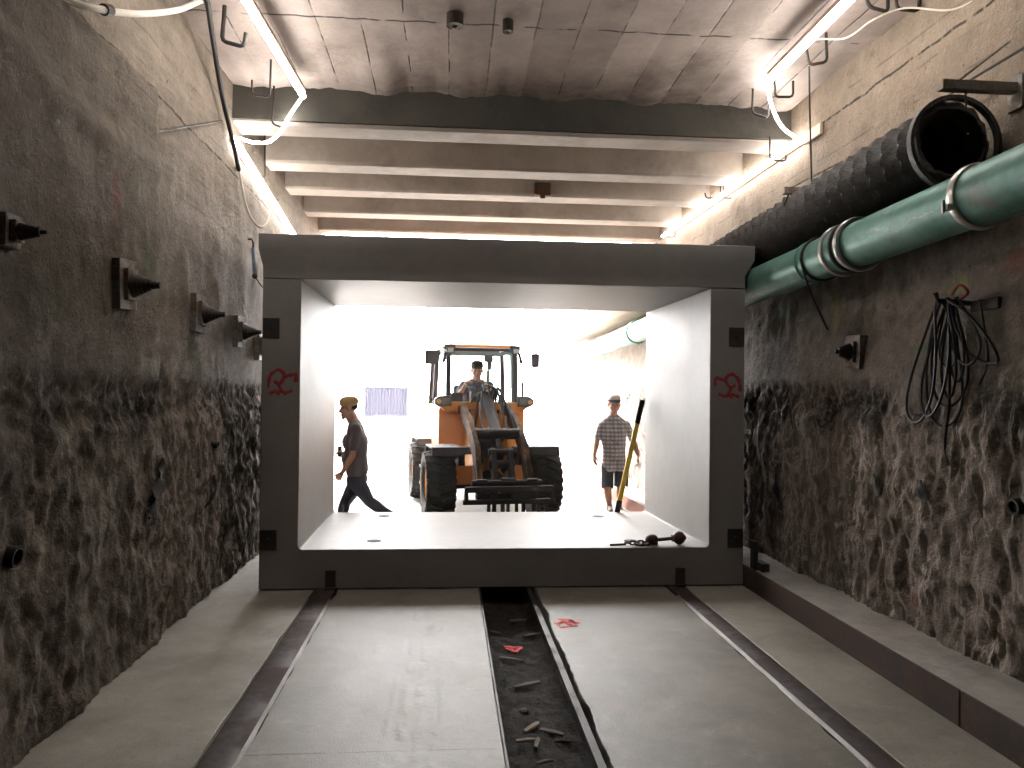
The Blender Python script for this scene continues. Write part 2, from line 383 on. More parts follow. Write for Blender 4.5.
# floor: four cast strips between the rails and the trench
def floor_extra(t, col, h):
    x, y = t.xyz(0), t.xyz(1)
    for ax, v, wd in ((1, 3.83, .006), (1, 1.2, .006)):
        j = t.math('ABSOLUTE', t.math('SUBTRACT', t.math('ADD', t.xyz(ax), t.math('MULTIPLY', t.noise(3, 3), .02)), v))
        col = t.mix(t.math('MULTIPLY', t.math('SUBTRACT', 1.0, t.step(j, wd * .4, wd * 1.6)), t.math('MULTIPLY', t.step(t.noise(5, 3), .35, .5), t.math('SUBTRACT', 1.0, t.step(t.math('ABSOLUTE', t.math('ADD', x, .35)), .6, .62)))), col, (.06, .055, .05))
    # tyre print of lugs crossing the left middle strip
    wv = t.n('ShaderNodeTexWave'); t.put(wv.inputs['Vector'], t.map((1.2, 7.5, 1))); wv.inputs['Scale'].default_value = 3.0; wv.inputs['Distortion'].default_value = 1.2; wv.inputs['Detail'].default_value = 2
    track = t.math('MULTIPLY', t.math('SUBTRACT', 1.0, t.step(t.math('ABSOLUTE', t.math('SUBTRACT', x, t.math('ADD', -.21, t.math('MULTIPLY', y, .012)))), .10, .17)), t.step(t.noise(3, 3), .38, .55))
    h = t.math('ADD', h, t.math('MULTIPLY', t.math('MULTIPLY', track, wv.outputs[1]), 1.0))
    col = t.mix(t.math('MULTIPLY', t.step(t.noise(5, 8, .75, t.map((1, .7, 1), (3, 8, 1))), .5, .75), .35), col, (.42, .40, .37)); col = t.mix(t.math('MULTIPLY', t.step(t.noise(28, 6, .75), .52, .70), .35), col, (.085, .078, .066))
    dirt = t.math('MULTIPLY', t.step(t.noise(7, 9, .75, t.map((1, 2.4, 1))), .54, .70), t.math('SUBTRACT', 1.0, t.step(t.math('ABSOLUTE', t.math('SUBTRACT', x, .45)), .2, .55)))
    gr = t.noise(120, 3, .7); col = t.mix(t.math('MULTIPLY', t.step(gr, .45, .62), .35), col, (.10, .092, .08)); h = t.math('ADD', h, t.math('MULTIPLY', gr, .5))
    col = t.mix(t.math('MULTIPLY', dirt, .75), col, (.06, .052, .043))
    return col, h
M_FLOOR = concrete('floor_screed', (.145, .130, .104), (.27, .242, .198), .50, 1.6, None, (.10, .09, .075), .6, floor_extra, .45, .5)
M_RAW = concrete('raw_concrete', (.33, .30, .265), (.50, .46, .41), .8, 3.5, None, (.13, .115, .10), .5, None, .9)
def strip(x0, x1, y0, y1, jag0=0.0, jag1=0.0):
    mb = MB(); n = int((y1 - y0) / .04); L = []; R = []
    for i in range(n + 1):
        y = y0 + (y1 - y0) * i / n
        L.append((x0 + jag0 * max(-.3, fbm(y * 3, x0, 1, 5)), y)); R.append((x1 - jag1 * max(-.3, fbm(y * 3, x1, 4, 5)), y))
    rings = [[Vector((a[0], a[1], -.35)), Vector((a[0], a[1], -.004)), Vector((a[0] + .006, a[1], 0)), Vector((c[0] - .006, c[1], 0)), Vector((c[0], c[1], -.004)), Vector((c[0], c[1], -.35))] for a, c in zip(L, R)]
    mb.loft(rings); return mb
M_FLOOR2 = concrete('gap_lit_screed', (.22, .20, .168), (.37, .338, .288), .6, 1.6, None, (.13, .118, .10), .5, floor_extra, .45, .4)  # paler copy of the floor screed; light from the side gaps painted in
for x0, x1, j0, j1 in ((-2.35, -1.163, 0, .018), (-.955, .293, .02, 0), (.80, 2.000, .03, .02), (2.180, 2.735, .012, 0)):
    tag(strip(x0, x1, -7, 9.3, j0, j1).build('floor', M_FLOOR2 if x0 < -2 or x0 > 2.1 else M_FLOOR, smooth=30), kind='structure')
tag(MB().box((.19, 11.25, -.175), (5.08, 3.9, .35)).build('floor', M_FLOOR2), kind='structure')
tag(MB().box((5, 46.6, -.20), (110, 66.8, .40)).build('ground', concrete('pale_yard', (.62, .60, .57), (.75, .73, .70), .8, .6), None), kind='structure')
tag(MB().box((.45, 1.1, -.32), (4.9, 16.2, .2)).build('floor', MAT['dark_steel']), kind='structure')
# kerb along the right wall: concrete with a rusty steel face
M_KERB = concrete('kerb_concrete', (.30, .275, .25), (.44, .41, .375), .85, 3.0, None, (.12, .105, .09), .5, None, 1.0)
mb = MB(); rings = []
for i in range(320):
    y = -7 + 29.0 * i / 319
    hh = .188 - .02 * sstep(5.5, 6.6, y) + .008 * fbm(y * 4, 1, 2, 4)
    rings.append([Vector((2.75, y, -.2)), Vector((2.75, y, hh)), Vector((2.95, y, hh + .012 * fbm(y * 7, 5, 2, 4))), Vector((3.26, y, hh + .02)), Vector((3.26, y, -.2))])
mb.loft(rings)
tag(mb.build('trim_1', M_KERB, smooth=30), kind='structure')
MAT['kerb_steel'] = rusty('kerb_steel', (.045, .036, .032), (.10, .062, .048), .7, .65, .3, 3)
for y0, y1, lab in ((-1.5, 3.92, 'rust brown steel kerb plate nearest the lower right corner of the photo'), (3.935, 9.2, 'rust brown steel kerb plate running up to the grey box culvert')):
    o = MB().box((2.743, (y0 + y1) / 2, .088), (.013, y1 - y0, .206)).build('kerb_face_plate', MAT['kerb_steel'], bevel=.002)
    tag(o, lab, 'kerb plate', 'steel face plates of the right kerb'); center_on(o, (2.738, (y0 + y1) / 2, 0))
mb = MB()
mb.bar((2.739, 9.3, .09), (2.739, 21.8, .09), .014, .19)
o = mb.build('kerb_face_plate', rusty('red_kerb', (.30, .13, .10), (.34, .17, .13), .5, .8, .1, 2)); tag(o, 'reddish kerb face plate beyond the culvert beside the right wall', 'kerb plate'); center_on(o, (2.739, 12, 0))

o = MB().box((2.775, 6.80, .31), (.035, .10, .26)).box((2.81, 6.72, .23), (.07, .20, .07)).build('guide_angle', MAT['dark_steel'], bevel=.004); tag(o, 'short dark steel guide standing on the kerb at the culvert corner', 'guide'); center_on(o, (2.80, 6.75, .19))
# ------------------------------------------------------------------ rails and trench in the floor
MAT['rail_steel'] = rusty('rail_steel', (.040, .029, .027), (.062, .038, .032), .6, .62, .2, 2)
for x, w, lab in ((-1.058, .178, 'flat dark brown steel slide rail left of the trench, set in the floor'), (2.090, .150, 'flat dark brown steel slide rail right of the trench, near the kerb')):
    rl = MB().prism([(x - w / 2, -.06), (x - w / 2, .006), (x - w / 2 + .006, .010), (x + w / 2 - .006, .010), (x + w / 2, .006), (x + w / 2, -.06)], 'y', -2, 9.28).build('slide_rail', MAT['rail_steel'])
    tag(rl, lab, 'rail'); center_on(rl, (x, 5, 0))
    mb = MB(); random.seed(int(x * 10))                     # slurry smeared along the rail's edge
    sx = x + (w / 2 if x < 0 else -w / 2) ; sg = 1 if x < 0 else -1
    for sgn, off in ((sg, 0), (-sg, -sg * w)):
        rings = []
        for i in range(260):
            y = 1.5 + 5.1 * i / 259
            q = max(.001, .003 + .020 * fbm(y * 2.2, sgn, x, 4)) * (1.0 if sgn == sg else .55)
            X = sx + off
            rings.append([Vector((X - sgn * .006, y, .004)), Vector((X - sgn * .004, y, .013)), Vector((X + sgn * q, y, .008)), Vector((X + sgn * (q + .012), y, -.002))])
        mb.loft(rings)
    tag(mb.build('mortar_edge', M_FLOOR, rl, loc=(-x, -5, 0)), 'pale mortar smeared along the rail edges')
# trench steel edging
te = empty('drain_channel', (.53, 5, 0), 0, 'dark steel edged drain trench running down the middle of the floor', 'drain channel')
L = Vector((-.53, -5, 0))
MB().bar((.300, -2, -.10), (.300, 9.28, -.10), .012, .205).build('edge_plate', MAT['dark_steel'], te, loc=L)
MB().prism([(.765, -.21), (.765, -.006), (.725, -.006), (.725, -.018), (.753, -.018), (.753, -.21)], 'y', -2, 9.28).build('edge_angle', MAT['dark_steel'], te, loc=L)
t = NT('trench_dirt')
dirtc = t.mix(t.noise(9, 8, .7), (.010, .009, .008), (.060, .052, .044)); dirtc = t.mix(t.math('MULTIPLY', t.step(t.noise(40, 4, .6), .60, .72), .5), dirtc, (.13, .115, .10))
M_DIRT = t.finish(dirtc, .9, t.bump(t.noise(30, 8, .7), 1, .03), 0, .2)
rows = []
for j in range(330):
    y = -1 + 9.0 * j / 329
    rows.append([Vector((.306 + .447 * i / 22, y, -.155 + .022 * fbm(i * .35, y * 8, 6, 5) + .02 * abs(i / 11 - 1) ** 3)) for i in range(23)])
mb = MB(); mb.loft(rows, False, False); mb.loft([[Vector((.306, -1, -.21)), Vector((.753, -1, -.21))], [Vector((.306, 9.2, -.21)), Vector((.753, 9.2, -.21))]], False, False)
o = mb.build('wet_dirt', M_DIRT, smooth=60); tag(o, 'dark wet dirt and grit lying along the bottom of the floor trench', 'dirt', kind='stuff')
def trench_z(x, y): return -.155 + .022 * fbm((x - .306) / .447 * 22 * .35, y * 8, 6, 5) + .02 * abs((x - .306) / .447 * 2 - 1) ** 3
random.seed(5)
chips = [((533, 725), .17, .9, 'pale split wood offcut slanting below the crossed chips in the trench'), ((552, 731), .15, -.6, 'broad grey wood splinter in the trench, right of the crossed chips'), ((526, 742), .11, .2, 'dark wood chip crossing under the pale split offcut in the trench'), ((537, 743), .13, 1.35, 'thin upright standing wood chip nearest the bottom of the photo'), ((563, 741), .09, -.2, 'small wood splinter by the right trench edge near the bottom'), ((545, 762), .10, .4, 'light wood chip in the trench at the very bottom of the photo'), ((527, 685), .20, .5, 'long dark stick lying across the middle of the trench'), ((512, 660), .18, -.5, 'dark stick lying just below the red heart mark in the trench'), ((495, 632), .12, -.7, 'short dark stick above left of the red heart mark'), ((533, 635), .16, .45, 'dark stick above right of the red heart mark'), ((518, 621), .14, .2, 'dark stick in the trench close to the box culvert')]
for (px, py), ln, a, lab in chips:
    p = at(px, py, 'z', -.14); p.x = min(.72, max(.34, p.x)); z = trench_z(p.x, p.y)
    mb = MB(); w = ln * random.uniform(.13, .24); prof = []
    dv = Vector((math.cos(a), math.sin(a), 0)); sv = Vector((-dv.y, dv.x, 0))
    rings = []
    for i in range(3):
        f = (-.5, random.uniform(-.1, .2), .5)[i]; k = w * (random.uniform(.6, .9), 1.1, random.uniform(.15, .6))[i] / 2; c = dv * (ln * f) + Vector((0, 0, .003 * math.sin(i * 1.7 + a))) + sv * (.002 * math.sin(i * 2.1))
        rings.append([c - sv * k, c - sv * k * .8 + Vector((0, 0, .012)), c + sv * k * .7 + Vector((0, 0, .016)), c + sv * k])
    mb.loft(rings)
    o = mb.build('wood_chip', MAT['wood'] if 'pale' in lab or 'light' in lab else MAT['grey_wood'], smooth=20, loc=(p.x, p.y, z + .006)); tag(o, lab, 'wood chip', 'wood scraps in the trench')
for (px, py), r, lab in (((524, 711), .022, 'small white stone lying in the trench dirt'), ):
    p = at(px, py, 'z', -.14); o = MB().ell((0, 0, 0), (r * 1.3, r, r * .8), 10).build('stone', M_RAW, loc=(p.x, p.y, trench_z(p.x, p.y) + .01)); tag(o, lab, 'stone')
def stroke(mb, pts, w, th, nrm, k=8, fx=None):
    """a flat painted stroke lying on a surface with normal nrm"""
    P = catmull(pts, k); nrm = Vector(nrm); rings = []
    for i, p in enumerate(P):
        d = (P[min(i + 1, len(P) - 1)] - P[max(i - 1, 0)]).normalized(); s = d.cross(nrm).normalized(); q = w / 2 * (.75 + .5 * noise.noise(p * 40))
        rings.append([p - s * q, p - s * q * .8 + nrm * th, p + s * q * .8 + nrm * th, p + s * q])
    mb.loft(rings); return mb
# red sprayed marks: a scribble on the floor, a heart in the trench
mb = MB(); p = at(566, 623, 'z', 0); 
for pts in ([(-.07, -.05), (-.01, .05), (.02, -.04), (.05, .06), (.07, -.03)], [(-.09, -.01), (0, .01), (.11, .0)], [(-.05, .08), (.03, .07), (.06, .03)], [(-.06, -.10), (.02, -.07), (.08, -.06)]):
    stroke(mb, [Vector((x, y * 1.2, 0)) for x, y in pts], .045, .002, (0, 0, 1))
o = mb.build('paint_mark', MAT['red_paint'], loc=(p.x, p.y, .0005)); tag(o, 'bright red sprayed scribble on the pale floor right of the trench', 'paint mark')
mb = MB(); p = at(514, 648, 'z', -.135)
for pts in ([(-.07, .05), (-.03, .06), (0, .02), (.03, .06), (.07, .045)], [(-.06, .03), (-.02, -.02), (0, -.07)], [(.06, .03), (.03, -.02), (0, -.07)], [(-.04, .02), (.0, -.01), (.04, .02)], [(-.02, -.02), (.02, -.03)]):
    stroke(mb, [Vector((x, y * 1.3, .022 + trench_z(p.x + x, p.y + y) - trench_z(p.x, p.y))) for x, y in pts], .034, .004, (0, 0, 1))
o = mb.build('paint_mark', MAT['red_paint'], loc=(p.x, p.y, trench_z(p.x, p.y) - .014)); tag(o, 'bright red heart shaped mark sprayed on the dirt in the trench', 'paint mark')

# ------------------------------------------------------------------ the precast box culvert
M_BOX = concrete('precast_concrete', (.205, .192, .184), (.25, .235, .225), .55, 1.1, None, (.14, .13, .12), .25, None, .25, .4)
BX0, BX1, BY0, BY1, BZ = -1.63, 2.725, 6.93, 9.06, .012
IX0, IX1, IZ0, LZ = -1.297, 2.400, .357, 2.736
box = empty('box_culvert', (.55, BY0, 0), 0, 'large grey precast concrete box culvert section standing across the tunnel', 'box culvert')
OB = Vector((-.55, -BY0, 0))
c = .035
prof = [(BX0, BZ), (BX1, BZ), (BX1, LZ - .004), (IX1, LZ - .004), (IX1, IZ0 + c), (IX1 - .3 * c, IZ0 + .3 * c), (IX1 - c, IZ0), (IX0 + c, IZ0), (IX0 + .3 * c, IZ0 + .3 * c), (IX0, IZ0 + c), (IX0, LZ - .004), (BX0, LZ - .004)]
mb = MB(); rings = []
for y, k in ((BY0, 0), (BY1, .05)):
    rings.append([Vector((x - (k if abs(x - IX1) < .05 else 0), y, z)) for x, z in prof])
mb.loft(rings); mb.build('trough', M_BOX, box, bevel=.006, loc=OB)
mb = MB(); rings = []
for z, o in ((LZ, 0), (2.845, .002), (2.985, .066), (3.118, .066)):
    rings.append([Vector((BX0 - o * .4, BY0 - o, z)), Vector((BX1 + o, BY0 - o, z + .004)), Vector((BX1 + o, BY1, z + .004)), Vector((BX0 - o * .4, BY1, z))])
mb.loft(rings); mb.build('lid', M_BOX, box, bevel=.006, loc=OB)
for px, py in ((275, 328), (737, 337), (268, 540), (736, 538)):
    p = at(px, py, 'y', BY0); x = BX0 + .078 if p.x < 0 else BX1 - .078
    pl = MB().box((0, -.003, 0), (.145, .012, .175)).build('corner_plate', MAT['dark_steel'], box, bevel=.003, loc=OB + Vector((x, BY0, p.z)))
    MB().cyl((0, -.008, 0), (0, -.024, 0), .020, .018, 6).build('bolt', MAT['black_rubber'], pl)
for px in (330.5, 680):
    p = at(px, 580, 'y', BY0)
    gs = MB().box((0, -.008, 0), (.088, .02, .16)).box((0, -.03, -.07), (.088, .06, .014)).build('guide_shoe', MAT['dark_steel'], box, bevel=.003, loc=OB + Vector((p.x, BY0, .094)))
for px, py in ((374, 541), (384, 516), (598, 516.5), (631, 541)):
    p = at(px, py, 'z', IZ0)
    MB().lathe([(.052, -.03), (.052, .001), (.066, .003), (.066, -.03)], (0, 0, 0), (0, 0, 1), 24).cyl((0, 0, -.03), (0, 0, .0008), .053, n=24).build('lifting_socket', MAT['black_rubber'], box, loc=OB + Vector((p.x, p.y, IZ0)))
for px, k, lab in ((281, 0, 'dim red sprayed mark on the left upright'), (729, 1, 'dim red sprayed mark on the right upright')):
    mb = MB(); p = at(px, 381 if k == 0 else 385, 'y', BY0); sg = 1 if k == 0 else -1
    for pts in ([(-.11, -.06), (-.09, .05), (-.02, .10), (.03, .05), (-.01, -.02), (-.06, .0)], [(-.02, -.03), (.02, -.10), (.10, -.08)], [(.03, .04), (.12, .06), (.13, -.01)], [(-.10, -.11), (-.04, -.09), (-.01, -.12)]):
        stroke(mb, [Vector((x * sg * 1.0, 0, z)) for x, z in pts], .042, .0015, (0, -1, 0))
    tag(mb.build('paint_mark', MAT['dim_red_paint'], box, loc=OB + Vector((p.x, BY0 - .001, p.z))), lab)

# chain sling with its lifting clutch on the culvert floor
M_SLING = plain('sling_paint', (.055, .022, .026), .5)
p = at(660, 546, 'z', IZ0); p.y = max(p.y, BY0 + .12)
sl = empty('lifting_sling', (p.x, p.y, IZ0), 0, 'dark red lifting sling with clutch ball and shackle on the culvert floor', 'lifting sling')
MB().ell((.20, .02, .062), (.058, .058, .062), 20).cyl((.262, .02, .062), (.25, .02, .062), .02, .03).build('clutch_ball', M_SLING, sl)
MB().cyl((.15, .02, .058), (-.02, .01, .045), .017, .017).cyl((.155, .02, .058), (.13, .02, .056), .032).build('shank', M_SLING, sl)
MB().ell((-.06, .01, .050), (.062, .05, .048), 16).box((-.06, .01, .04), (.10, .07, .07)).build('clutch_body', M_SLING, sl, bevel=.008)
def link_ring(mb, c, a, tilt, L=.055, W=.034, r=.008):
    R3 = Matrix.Rotation(a, 3, 'Z') @ Matrix.Rotation(tilt, 3, 'X'); pts = []
    for i in range(17):
        th = 2 * math.pi * i / 16; v = Vector((W / 2 * math.cos(th), W / 2 * math.sin(th), 0)); v.x += (L - W) / 2 * (1 if math.cos(th) > 0 else -1)
        pts.append(Vector(c) + R3 @ v)
    mb.tube(pts, r, 8)
mb = MB()
for i in range(5): link_ring(mb, (-.13 - .040 * i, -.02 + .012 * math.sin(i * 2), .026), -.2 + .25 * math.sin(i), (i % 2) * 1.2 + .15)
mb.build('chain', M_SLING, sl)
MB().tube([(-.12, -.05, .018), (-.16, -.10, .02), (-.20, -.11, .02), (-.23, -.07, .02), (-.21, -.05, .02)], .014, 8).cyl((-.12, -.03, .018), (-.12, -.09, .018), .011).build('shackle', M_SLING, sl)
MB().tube(catmull([(-.31, -.02, .012), (-.38, -.015, .009), (-.46, -.02, .007)], 5), .009, 8, True).build('tag_strap', MAT['loader_black'], sl)

# yellow levelling staff leaning on the culvert's inner side
top = at(645, 400, 'y', 8.95); top.x = IX1 - .115; base = at(618, 512, 'z', IZ0); base.y = 8.99; base.x = 2.00; base.z = IZ0 + .004
st = empty('levelling_staff', base, 0, 'yellow levelling staff with black ends leaning on the inner culvert wall', 'levelling staff')
v = top - base; v *= 1.0
M_YEL = plain('yellow_staff', (.78, .56, .08), .45, 0, .12)
MB().bar(v * .10, v * .80, .056, .030, (0, 1, 0)).build('blade', M_YEL, st, bevel=.003)
MB().bar(v * .0, v * .105, .060, .034, (0, 1, 0)).build('end_cap', MAT['loader_black'], st, bevel=.004)
MB().bar(v * .79, v * 1.0, .060, .034, (0, 1, 0)).build('grip', MAT['loader_black'], st, bevel=.004)

# ------------------------------------------------------------------ light tubes on battens
e = NT('led_glow'); e.put(e.b.inputs['Base Color'], (.9, .9, .88)); e.put(e.b.inputs['Emission Color'], (1.0, .955, .90)); e.b.inputs['Emission Strength'].default_value = LED_POWER
M_LED = e.m
M_BATTEN = plain('pale_batten', (.50, .37, .28), .7, 0, .2, 5)
def light(name, lab, runs, tail):
    r = empty(name, runs[0][0], 0, lab, 'light tube', 'light tubes under the ceiling'); o = -Vector(runs[0][0])
    for a, bq, off in runs:
        a, bq, off = Vector(a), Vector(bq), Vector(off)
        MB().bar(a - off * .050, bq - off * .050, .050, .035, off).build('batten', M_BATTEN, r, loc=o, bevel=.003)
        MB().tube([a, bq], .026, 10).build('tube', M_LED, r, loc=o)
    if tail: MB().tube(catmull(tail, 8), .014, 8).build('lamp_cord', M_LED, r, loc=o)
    return r
zc = 4.60
pl0, pl1 = at(245, 0, 'z', zc - .24), at(303, 96, 'z', zc - .24); pl0 = pl0 - (pl1 - pl0) * .5
light('light_tube', 'glowing light tube on the ceiling along the left side, nearest the viewer', [(tuple(pl0), tuple(pl1), (0, 0, -1))],
      [tuple(pl1), tuple(at(290, 115, 'y', 7.30)), tuple(at(281, 131, 'y', 7.29)), tuple(at(268, 142, 'y', 7.29)), tuple(at(252, 142, 'y', 7.30)), tuple(at(239, 138, 'y', 7.33))])
light('light_tube', 'glowing light tube high on the left wall beneath the ceiling beams', [(tuple(at(234, 138, 'x', -1.985)), tuple(at(296, 238, 'x', -1.985)), (1, 0, 0))], None)
p0, p1 = at(850, 0, 'z', zc - .24), at(770, 80, 'z', zc - .24); d = p1 - p0
light('light_tube', 'glowing light tube on the ceiling along the right side, nearest the viewer', [(tuple(p0 - d * .6), tuple(p1), (0, 0, -1))],
      [tuple(p1), tuple(at(769, 94, 'y', 6.80)), tuple(at(774, 112, 'y', 6.85)), tuple(at(783, 128, 'y', 6.92)), tuple(at(798, 139, 'y', 7.0))])
light('light_tube', 'glowing light tube on the right wall beneath the ceiling beams', [(tuple(at(800, 140, 'x', 3.29)), tuple(at(663, 236, 'x', 3.29)), (-1, 0, 0))], None)
pb = at(800, 140, 'x', 3.29); pa = at(818, 128, 'x', 3.29)
o = MB().bar(pb + Vector((.035, -.03, 0)), pa + Vector((.035, 0, 0)), .10, .03, (-1, 0, 0)).build('timber_batten', M_BATTEN, bevel=.003); tag(o, 'bare pale timber end beyond the right wall light tube', 'batten'); center_on(o, pb)

# ------------------------------------------------------------------ bent steel hooks under the ceiling
def hook(lab, pts, r=.011, mat='dark_steel'):
    pts = [Vector(p) for p in pts]; P = [pts[0]]
    for a, bq, cq in zip(pts, pts[1:], pts[2:]):
        k = min(.03, (bq - a).length * .4, (cq - bq).length * .4)
        P += [bq + (a - bq).normalized() * k, bq + ((a - bq).normalized() + (cq - bq).normalized()) * k * .3, bq + (cq - bq).normalized() * k]
    P.append(pts[-1])
    o = MB().tube(P, r, 8).build('hanging_hook', MAT[mat], smooth=60)
    tag(o, lab, 'hook', 'bent steel hooks under the ceiling'); center_on(o, pts[0]); return o
def hk(lab, y, pix, zt=None, r=.011, mat='dark_steel'):
    pts = [at(px, py, 'y', y) for px, py in pix]
    if zt is not None: pts[0].z = zt
    return hook(lab, pts, r, mat)
hk('thick dark bent hook on the ceiling nearest the left wall cable', 5.86, [(225, 6), (222, 41), (244, 47), (246, 33)], 4.63, .016)
hk('thin pale bent hook on the ceiling left of the left light tube', 6.75, [(271, 62), (270, 97), (252, 95), (252, 80)], 4.63, .009)
hk('dark hook hanging in front of the sooty beam beside the left light tube', 7.30, [(274, 94), (272, 124), (284, 128)], 4.60, .010)
hk('bent hook under the first gap between beams, at the left wall light', 8.3, [(264, 147), (265, 178), (249, 177), (249, 168)], 4.80, .009)
hk('bent hook under the second gap between beams, at the left wall light', 9.15, [(266, 170), (265, 203), (277, 203), (278, 199)], 4.80, .010)
hk('dark hook at the upper right edge of the photo, first of the pair', 5.25, [(866, -14), (869, 7), (888, 12), (888, -6)], 4.61, .013)
hk('dark hook at the upper right edge of the photo, second of the pair', 5.25, [(896, -14), (897, 9), (919, 11), (919, -6)], 4.61, .013)
hk('dark bent hook on the ceiling that holds the long hanging wire', 5.80, [(826, 29), (827, 62), (809, 65), (806, 48)], 4.62, .012)
hk('bent hook beside the bend of the right ceiling light tube', 6.55, [(774, 66), (775, 97), (793, 97), (793, 81)], 4.62, .011)
hk('faint dark hook in front of the sooty beam left of the right light cord', 6.9, [(753, 82), (752, 113), (768, 118), (769, 106)], 4.62, .010)
hk('dark hook holding the near end of the right wall light tube', 7.2, [(770, 120), (770, 160), (786, 161), (786, 154)], 4.255, .010)
hk('dark hook holding the middle of the right wall light, left of two', 9.0, [(719, 170), (721, 198), (706, 198), (705, 193)], 4.81, .009)
hk('dark hook holding the middle of the right wall light, right of two', 8.95, [(726, 170), (723, 198), (739, 198), (740, 192)], 4.81, .009)
hk('dark hook holding the far end of the right wall light tube', 11.15, [(675, 208), (675, 237), (663, 237), (662, 231)], 4.27, .010)
# things on the ceiling
for (px, py), r, lab in (((455, 17), .065, 'round dark socket stub on the ceiling near the top edge, left one'), ((508, 23), .042, 'smaller dark socket stub on the ceiling, right one')):
    p = at(px, py, 'z', 4.58); o = MB().lathe([(r, -.07), (r, .03), (r * .7, .03), (r * .7, -.055), (r * .3, -.06), (r * .3, -.07)], (0, 0, 0), (0, 0, 1), 20).cyl((0, 0, -.05), (0, 0, .03), r * .72).build('socket_stub', MAT['dark_steel'], loc=p); tag(o, lab, 'socket', 'socket stubs on the ceiling')
p = at(542, 208, 'y', 9.70); o = MB().box((0, 0, 0), (.20, .07, .16)).box((.0, -.04, .0), (.15, .02, .11)).box((0, -.03, -.10), (.06, .03, .05)).build('junction_box', MAT['rust_steel'], bevel=.006, loc=(p.x, 9.675, 4.33)); tag(o, 'small rusty box fixed to the face of a ceiling beam', 'junction box')
# cables on the left
yq = 7.0
pth = [at(206, -6, 'x', -1.90), at(212, 40, 'x', -1.90), at(222, 95, 'x', -1.90), at(232, 138, 'x', -1.90), at(240, 172, 'x', -1.90)]
pth = [at(206, -8, 'y', 5.62), at(213, 40, 'y', 6.2), at(222, 95, 'y', 6.8), at(232, 138, 'y', 7.15), at(239, 170, 'y', 7.55)]
o = MB().tube(catmull(pth, 8), .020, 8).build('drop_cable', MAT['cable_black'], smooth=60); tag(o, 'long black cable hanging from the ceiling down the left wall', 'cable'); center_on(o, pth[0])
pth = [pth[-1], at(246, 205, 'y', 7.7), at(254, 222, 'y', 7.8), at(263, 227, 'y', 7.9), at(270, 218, 'y', 8.0), at(274, 204, 'y', 8.1)]
o = MB().tube(catmull(pth, 8), .013, 8).build('looped_cable', MAT['cable_white'], smooth=60); tag(o, 'pale cable looping from the black cable to the left wall light', 'cable'); center_on(o, pth[0])
pth = [at(40, -25, 'x', -1.99), at(70, 0, 'x', -1.96), at(98, 9, 'x', -1.90), at(140, 14, 'x', -1.87), at(178, 10, 'x', -1.84), at(208, 1, 'x', -1.80), Vector((-1.74, 6.2, 4.62))]
hs = MB().tube(catmull(pth, 8), .020, 10).build('white_hose', MAT['cable_white'], smooth=60); tag(hs, 'pale hose sagging across the top of the left wall', 'hose'); center_on(hs, pth[2])
p = pth[2] - hs.location; q = pth[3] - pth[2]; MB().cyl(p + q * .12, p + q * .26, .032, n=12).build('coupling', MAT['dark_steel'], hs)
pth = [at(157, 131, 'x', -2.005), at(222, 121, 'x', -2.005)]
o = MB().tube(pth, .009, 6).build('wall_rod', MAT['dark_steel']); tag(o, 'thin dark rod fixed level across the upper left wall', 'rod'); center_on(o, pth[0])
pth = [at(274, 204, 'y', 9.5), at(278, 238, 'y', 9.5)]; pth[0].z = 4.12
o = MB().tube(pth, .010, 6).build('hanger_rod', MAT['dark_steel']); tag(o, 'thin dark rod hanging behind the left wall light above the culvert', 'rod'); center_on(o, pth[0])
# wires on the right
pth = [at(809, 66, 'y', 5.85), at(810, 120, 'y', 6.0), at(812, 194, 'y', 6.25)]
o = MB().tube(pth, .007, 6).build('hanger_wire', MAT['cable_black']); tag(o, 'long thin dark wire hanging from a ceiling hook to the duct bracket', 'wire'); center_on(o, pth[0])
pth = [at(742, 268, 'x', 3.285) for _ in range(0)] + [Vector((2.85, 5.80, 4.55)), at(846, 38, 'y', 5.5), at(873, 20, 'y', 5.3), at(905, 8, 'y', 5.2), at(950, 10, 'y', 4.9), at(985, -5, 'y', 4.6)]
o = MB().tube(catmull(pth, 8), .007, 6).build('strung_cable', MAT['cable_white'], smooth=60); tag(o, 'thin pale cable strung along the hooks at the upper right edge', 'cable'); center_on(o, pth[0])
# ------------------------------------------------------------------ pipe, air duct and brackets on the right wall
t = NT('green_pipe')
g = t.noise(2.2, 8, .65); up = t.math('ADD', t.xyz(2), 0.0)
gc = t.mix(t.step(g, .35, .65), (.075, .20, .165), (.16, .33, .285))
scr = t.step(t.noise(1, 8, .75, t.map((9, 1.6, 9))), .58, .66)
gc = t.mix(t.math('MULTIPLY', scr, .55), gc, (.42, .47, .44)); gc = t.mix(t.math('MULTIPLY', t.step(t.noise(3.5, 9, .75), .56, .68), .7), gc, (.16, .13, .115))
M_PIPE = t.finish(gc, t.math('ADD', .30, t.math('MULTIPLY', g, .25)), t.bump(t.noise(30, 5), .15, .004), .25, .5)
def pz(y): return 2.867 - .0188 * (y - 3.69)
PX = 2.91
pipe = empty('green_pipe', (PX, 5, pz(5)), 0, 'long green painted steel pipe with clamps along the right wall', 'pipe')
OP = -Vector((PX, 5, pz(5)))
def P(y, dx=0, dz=0): return Vector((PX + dx, y, pz(y) + dz))
for y0, y1, r in ((2.2, 4.02, .168), (4.02, 5.32, .160), (5.50, 11.75, .160), (11.8, 20.5, .160)):
    MB().tube([P(y0 + (y1 - y0) * i / 6) for i in range(7)], r, 32).build('pipe_length', M_PIPE, pipe, smooth=50, loc=OP)
